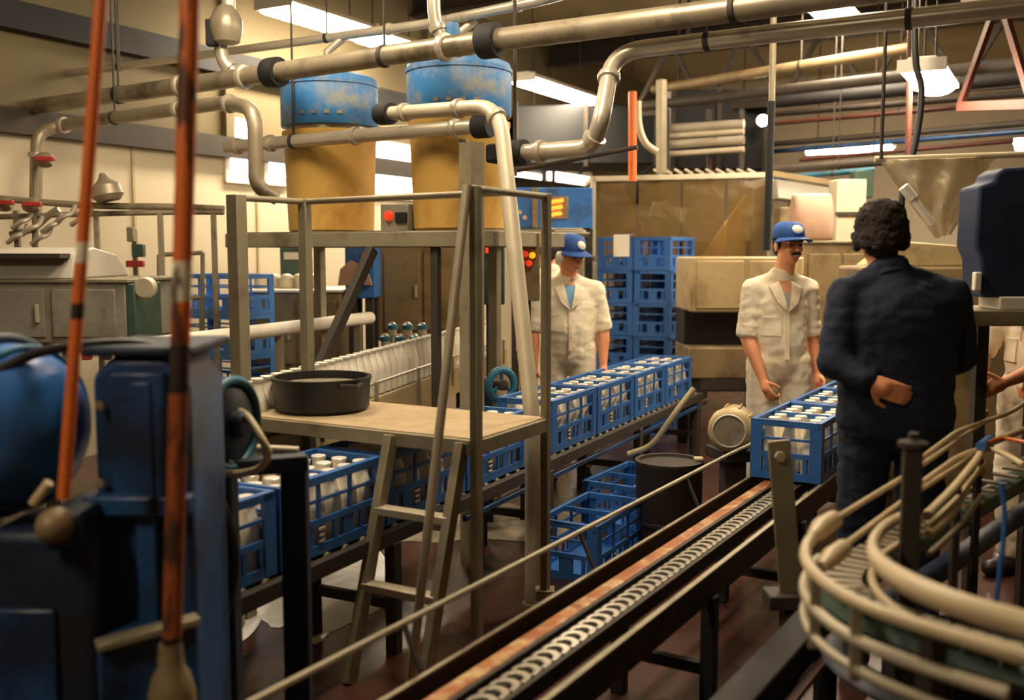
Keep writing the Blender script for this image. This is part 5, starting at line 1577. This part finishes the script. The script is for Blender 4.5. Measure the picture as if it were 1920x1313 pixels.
# the packer inside
t = thing('case_packer', 'brown and ochre case packer behind the smoky plastic guard', 'machine', ((a.x + b.x) / 2, Yg + .5, 0))
MB().box(((a.x + b.x) / 2 + .05, Yg + .45, .95), (b.x - a.x - .35, .45, 1.5)).build('body', 'dark_steel', t, .02)
MB().prism([(0, 0), (.42, 0), (.42, .62)], (b.x - .62, Yg + .12, z0 + .02), (1, 0, 0), (0, 0, 1), (0, 1, 0), .06).build('ochre_chute', 'ochre', t, .006)
MB().prism([(0, .72), (.22, .72), (.52, .05), (.0, .05)], (a.x + .08, Yg + .10, z0), (1, 0, 0), (0, 0, 1), (0, 1, 0), .04).build('pink_chute', 'pink', t, .006)
MB().beam((a.x + .7, Yg + .15, z0 + .55), (b.x - .7, Yg + .15, z0 + .12), .05, .05).build('arm', 'galv', t)
MB().box((a.x + .75, Yg + .18, z0 + .45), (.34, .05, .14), Matrix.Rotation(.2, 3, 'Y')).build('white_plate', 'grey_l', t, .004)

# beige packer housing beside the smiling man
Yp = 7.6
a, b = at(1296, 482, Yp), at(1412, 482, Yp)
z1, z0 = a.z, at(1296, 586, Yp).z
t = thing('beige_housing', 'beige machine housing between the crate stack and the smiling man', 'machine', ((a.x + b.x) / 2 + .3, Yp + .35, 0))
MB().box((a.x + .43, Yp + .35, (z0 + z1) / 2), (.86, .7, z1 - z0)).build('upper_box', 'beige', t, .015)
MB().box((a.x + .22, Yp - .006, (z0 + z1) / 2), (.36, .014, (z1 - z0) * .86)).build('front_panel', 'beige', t, .006)
MB().box((a.x + .62, Yp - .006, (z0 + z1) / 2), (.36, .014, (z1 - z0) * .86)).build('front_panel', 'beige', t, .006)
zl1, zl0 = at(1300, 652, Yp).z, at(1300, 712, Yp).z
MB().box((a.x + .42, Yp + .35, (zl1 + zl0) / 2), (.84, .66, zl1 - zl0)).build('lower_box', 'brown', t, .015)
MB().box((a.x + .42, Yp + .45, (z0 + zl1) / 2), (.84, .4, z0 - zl1)).build('dark_core', 'black', t)
for x in (a.x + .06, a.x + .78):
    for y in (Yp + .08, Yp + .62):
        MB().box((x, y, zl0 / 2), (.08, .08, zl0)).build('leg', 'black', t)
# things behind the two men on the right
t = thing('cream_pillar', 'cream painted pillar between the smiling man and the navy man', 'pillar', Vector((at(1585, 474, 8.7).x, 8.7, 0)))
q = at(1585, 474, 8.7)
MB().box((q.x, 8.7, at(0, 338, 8.7).z / 2), (.25, .24, at(0, 338, 8.7).z)).build('shaft', 'wall', t, .01)
MB().box((q.x, 8.57, at(0, 402, 8.7).z), (.27, .03, .03)).build('dark_strap', 'dark_steel', t)
t = cabinet('olive_cabinet', 'olive brown cabinet behind the smiling man, left of the navy man', 1505, 1650, 456, 640, 7.9, .5, 'brown', 'cabinet')
q = at(1528, 452, 8.0)
zc = at(1505, 456, 7.9).z + .018
t = thing('paper_sack', 'pale pink paper sack standing on the olive brown cabinet', 'sack', (q.x, 8.12, zc))
m = MB()
for k in range(2):
    pass
rr = []
for i, (zz, wx, wy) in enumerate(((0, .15, .08), (.03, .17, .10), (.16, .175, .105), (.28, .16, .09), (.34, .15, .03), (.37, .148, .012))):
    rr.append([Vector((q.x + wx * max(-1, min(1, 1.25 * math.cos(a))) + .012 * math.sin(5 * a + zz * 9), 8.12 + wy * max(-1, min(1, 1.25 * math.sin(a))), zc + zz)) for a in [2 * PI * k / 24 for k in range(24)]])
m.add([p for r in rr for p in r], [(i * 24 + k, i * 24 + (k + 1) % 24, (i + 1) * 24 + (k + 1) % 24, (i + 1) * 24 + k) for i in range(5) for k in range(24)] + [tuple(reversed(range(24))), tuple(5 * 24 + k for k in range(24))])
m.build('bag', 'pink', t, smooth=60)
MB().box((q.x, 8.12, zc + .365), (.30, .016, .03)).build('sewn_top', 'paper', t, .003)
q = at(1500, 360, 9.2)
t = thing('white_hopper', 'white feed hopper on a bracket above the pink sack', 'hopper', Vector((q.x, 9.2, 0)))
MB().prism([(-.22, .12), (.30, .05), (.34, -.02), (.22, -.10), (-.20, -.06)], (q.x, 9.2, q.z), (1, 0, 0), (0, 0, 1), (0, 1, 0), .3).build('hopper', 'grey_l', t, .01)
MB().beam((q.x - .3, 9.18, q.z + .17), (q.x + .36, 9.18, q.z + .07), .05, .05).build('top_bar', 'brown', t)
MB().beam((q.x, 9.4, 0), (q.x, 9.4, q.z), .08, .08).build('post', 'brown', t)
MB().box((q.x + .05, 9.22, q.z - .22), (.5, .2, .16)).build('drive_box', 'brown', t, .01)
q = at(1622, 345, 8.8)
t = thing('dark_speaker_box', 'small dark box on a bracket left of the clear plastic sheet', 'box', Vector((q.x, 8.9, q.z - .13)))
MB().box((q.x, 8.9, q.z), (.16, .16, .24)).build('case', 'green', t, .01)
MB().beam((q.x, 9.0, 0), (q.x, 9.0, q.z), .05, .05).build('stand', 'beige', t)
t = thing('low_machine', 'low brown machine seen between the navy man and the navy cover', 'machine', Vector((at(1740, 500, 6.4).x, 6.6, 0)))
q = at(1740, 500, 6.4)
MB().box((q.x + .1, 6.7, q.z / 2), (1.0, .5, q.z)).build('body', 'brown', t, .02)
MB().prism([(-.4, 0), (.45, 0), (.35, .12), (-.2, .16)], (q.x + .1, 6.5, q.z), (1, 0, 0), (0, 0, 1), (0, 1, 0), .4).build('sloping_top', 'beige', t, .01)
# crumpled clear sheet hanging as a funnel
def sheet(label, ptsgrid, mat):
    m = MB(); R, C = len(ptsgrid), len(ptsgrid[0])
    vs = []; fs = []
    for row in ptsgrid:
        for p in row: vs.append(p)
    for i in range(R - 1):
        for j in range(C - 1):
            a = i * C + j
            fs.append((a, a + 1, a + C + 1, a + C))
    m.add(vs, fs)
    o = m.build('plastic_sheet', mat, smooth=70)
    s = o.modifiers.new('thick', 'SOLIDIFY'); s.thickness = .006
    return tag(o, label, 'sheet')
grid = []
R, C = 14, 18
for i in range(R):
    v = i / (R - 1)
    row = []
    xl = 1648 + (1755 - 1648) * v; xr = 1868 + (1782 - 1868) * v
    for j in range(C):
        u = j / (C - 1)
        px = xl + (xr - xl) * u; py = 300 - 6 * u + (442 - 296) * v
        Y = 5.6 - .22 * math.sin(PI * u) * (1 - .6 * v) + .07 * noise.noise(Vector((u * 4, v * 4, 2))) + .05 * math.sin(u * 15 + v * 4) * (1 - v * .5)
        row.append(at(px, py, Y))
    grid.append(row)
sheet('crumpled clear plastic sheet funnel hanging behind the navy man', grid, 'sheet')
rod('sheet_rail', 'pale rail holding the clear plastic sheet', 'rail', [at(1640, 299, 5.6), at(1960, 288, 5.5)], .018, 'galv_l')
for px, lab in ((1652, 'left'), (1930, 'right')):
    rod('rail_hanger', '%s hanger of the rail above the clear plastic sheet' % lab, 'rod', [at(px, 298, 5.58), Vector((at(px, 298, 5.58).x, 5.58, ZC))], .01, 'dark_steel')
for k, (px, py, px2, py2) in enumerate(((1694, 350, 1712, 372), (1712, 372, 1748, 420))):
    rod('white_bar', ('short bright white bar, upper one, before the plastic sheet', 'longer pale bar slanting down before the plastic sheet')[k], 'bar', [at(px, py, 5.25), at(px2, py2, 5.25)], (.028, .018)[k], 'white_p')
# navy cover on a plank shelf at the right edge
Yn = 4.0
zp1, zp0 = at(1782, 582, Yn).z, at(1782, 612, Yn).z
x0, x1 = at(1782, 590, Yn).x, at(2060, 590, Yn).x
t = thing('plank_shelf', 'grey plank shelf carrying the navy cover at the right edge', 'shelf', ((x0 + x1) / 2, Yn + .2, 0))
MB().box(((x0 + x1) / 2, Yn + .2, (zp0 + zp1) / 2), (x1 - x0, .4, zp1 - zp0)).build('plank', 'galv', t, .006)
for x in (x1 - .06, x1 - .3):
    MB().beam((x, Yn + .36, 0), (x, Yn + .36, zp0), .05, .05).build('leg', 'dark_steel', t)
xb0, xb1 = at(1794, 450, Yn + .2).x, at(2050, 450, Yn).x
zb = zp1 + .0
zt_ = at(1850, 338, Yn).z
W_ = xb1 - xb0
t = thing('navy_cover', 'dark navy machine cover with stepped shoulder at the right edge', 'cover', ((xb0 + xb1) / 2, Yn + .2, zb))
Hn = zt_ - zb
MB().prism([(.03, 0), (W_, 0), (W_, Hn * 1.04), (.10, Hn), (.065, Hn * .955), (.06, Hn * .90), (.0, Hn * .86), (-.005, Hn * .40), (.02, Hn * .3)], (xb0, Yn + .02, zb + .05), (1, 0, 0), (0, 0, 1), (0, 1, 0), .18).build('cover', 'navy_box', t, .03, segs=3)
MB().box((xb0 + W_ * .6, Yn + .11, zb + .027), (W_ * .75, .19, .054)).build('base_tray', 'white_p', t, .006)
MB().box((xb0 + .008, Yn + .02, at(1805, 528, Yn).z), (.03, .03, .075)).build('white_catch', 'white_p', t, .006)
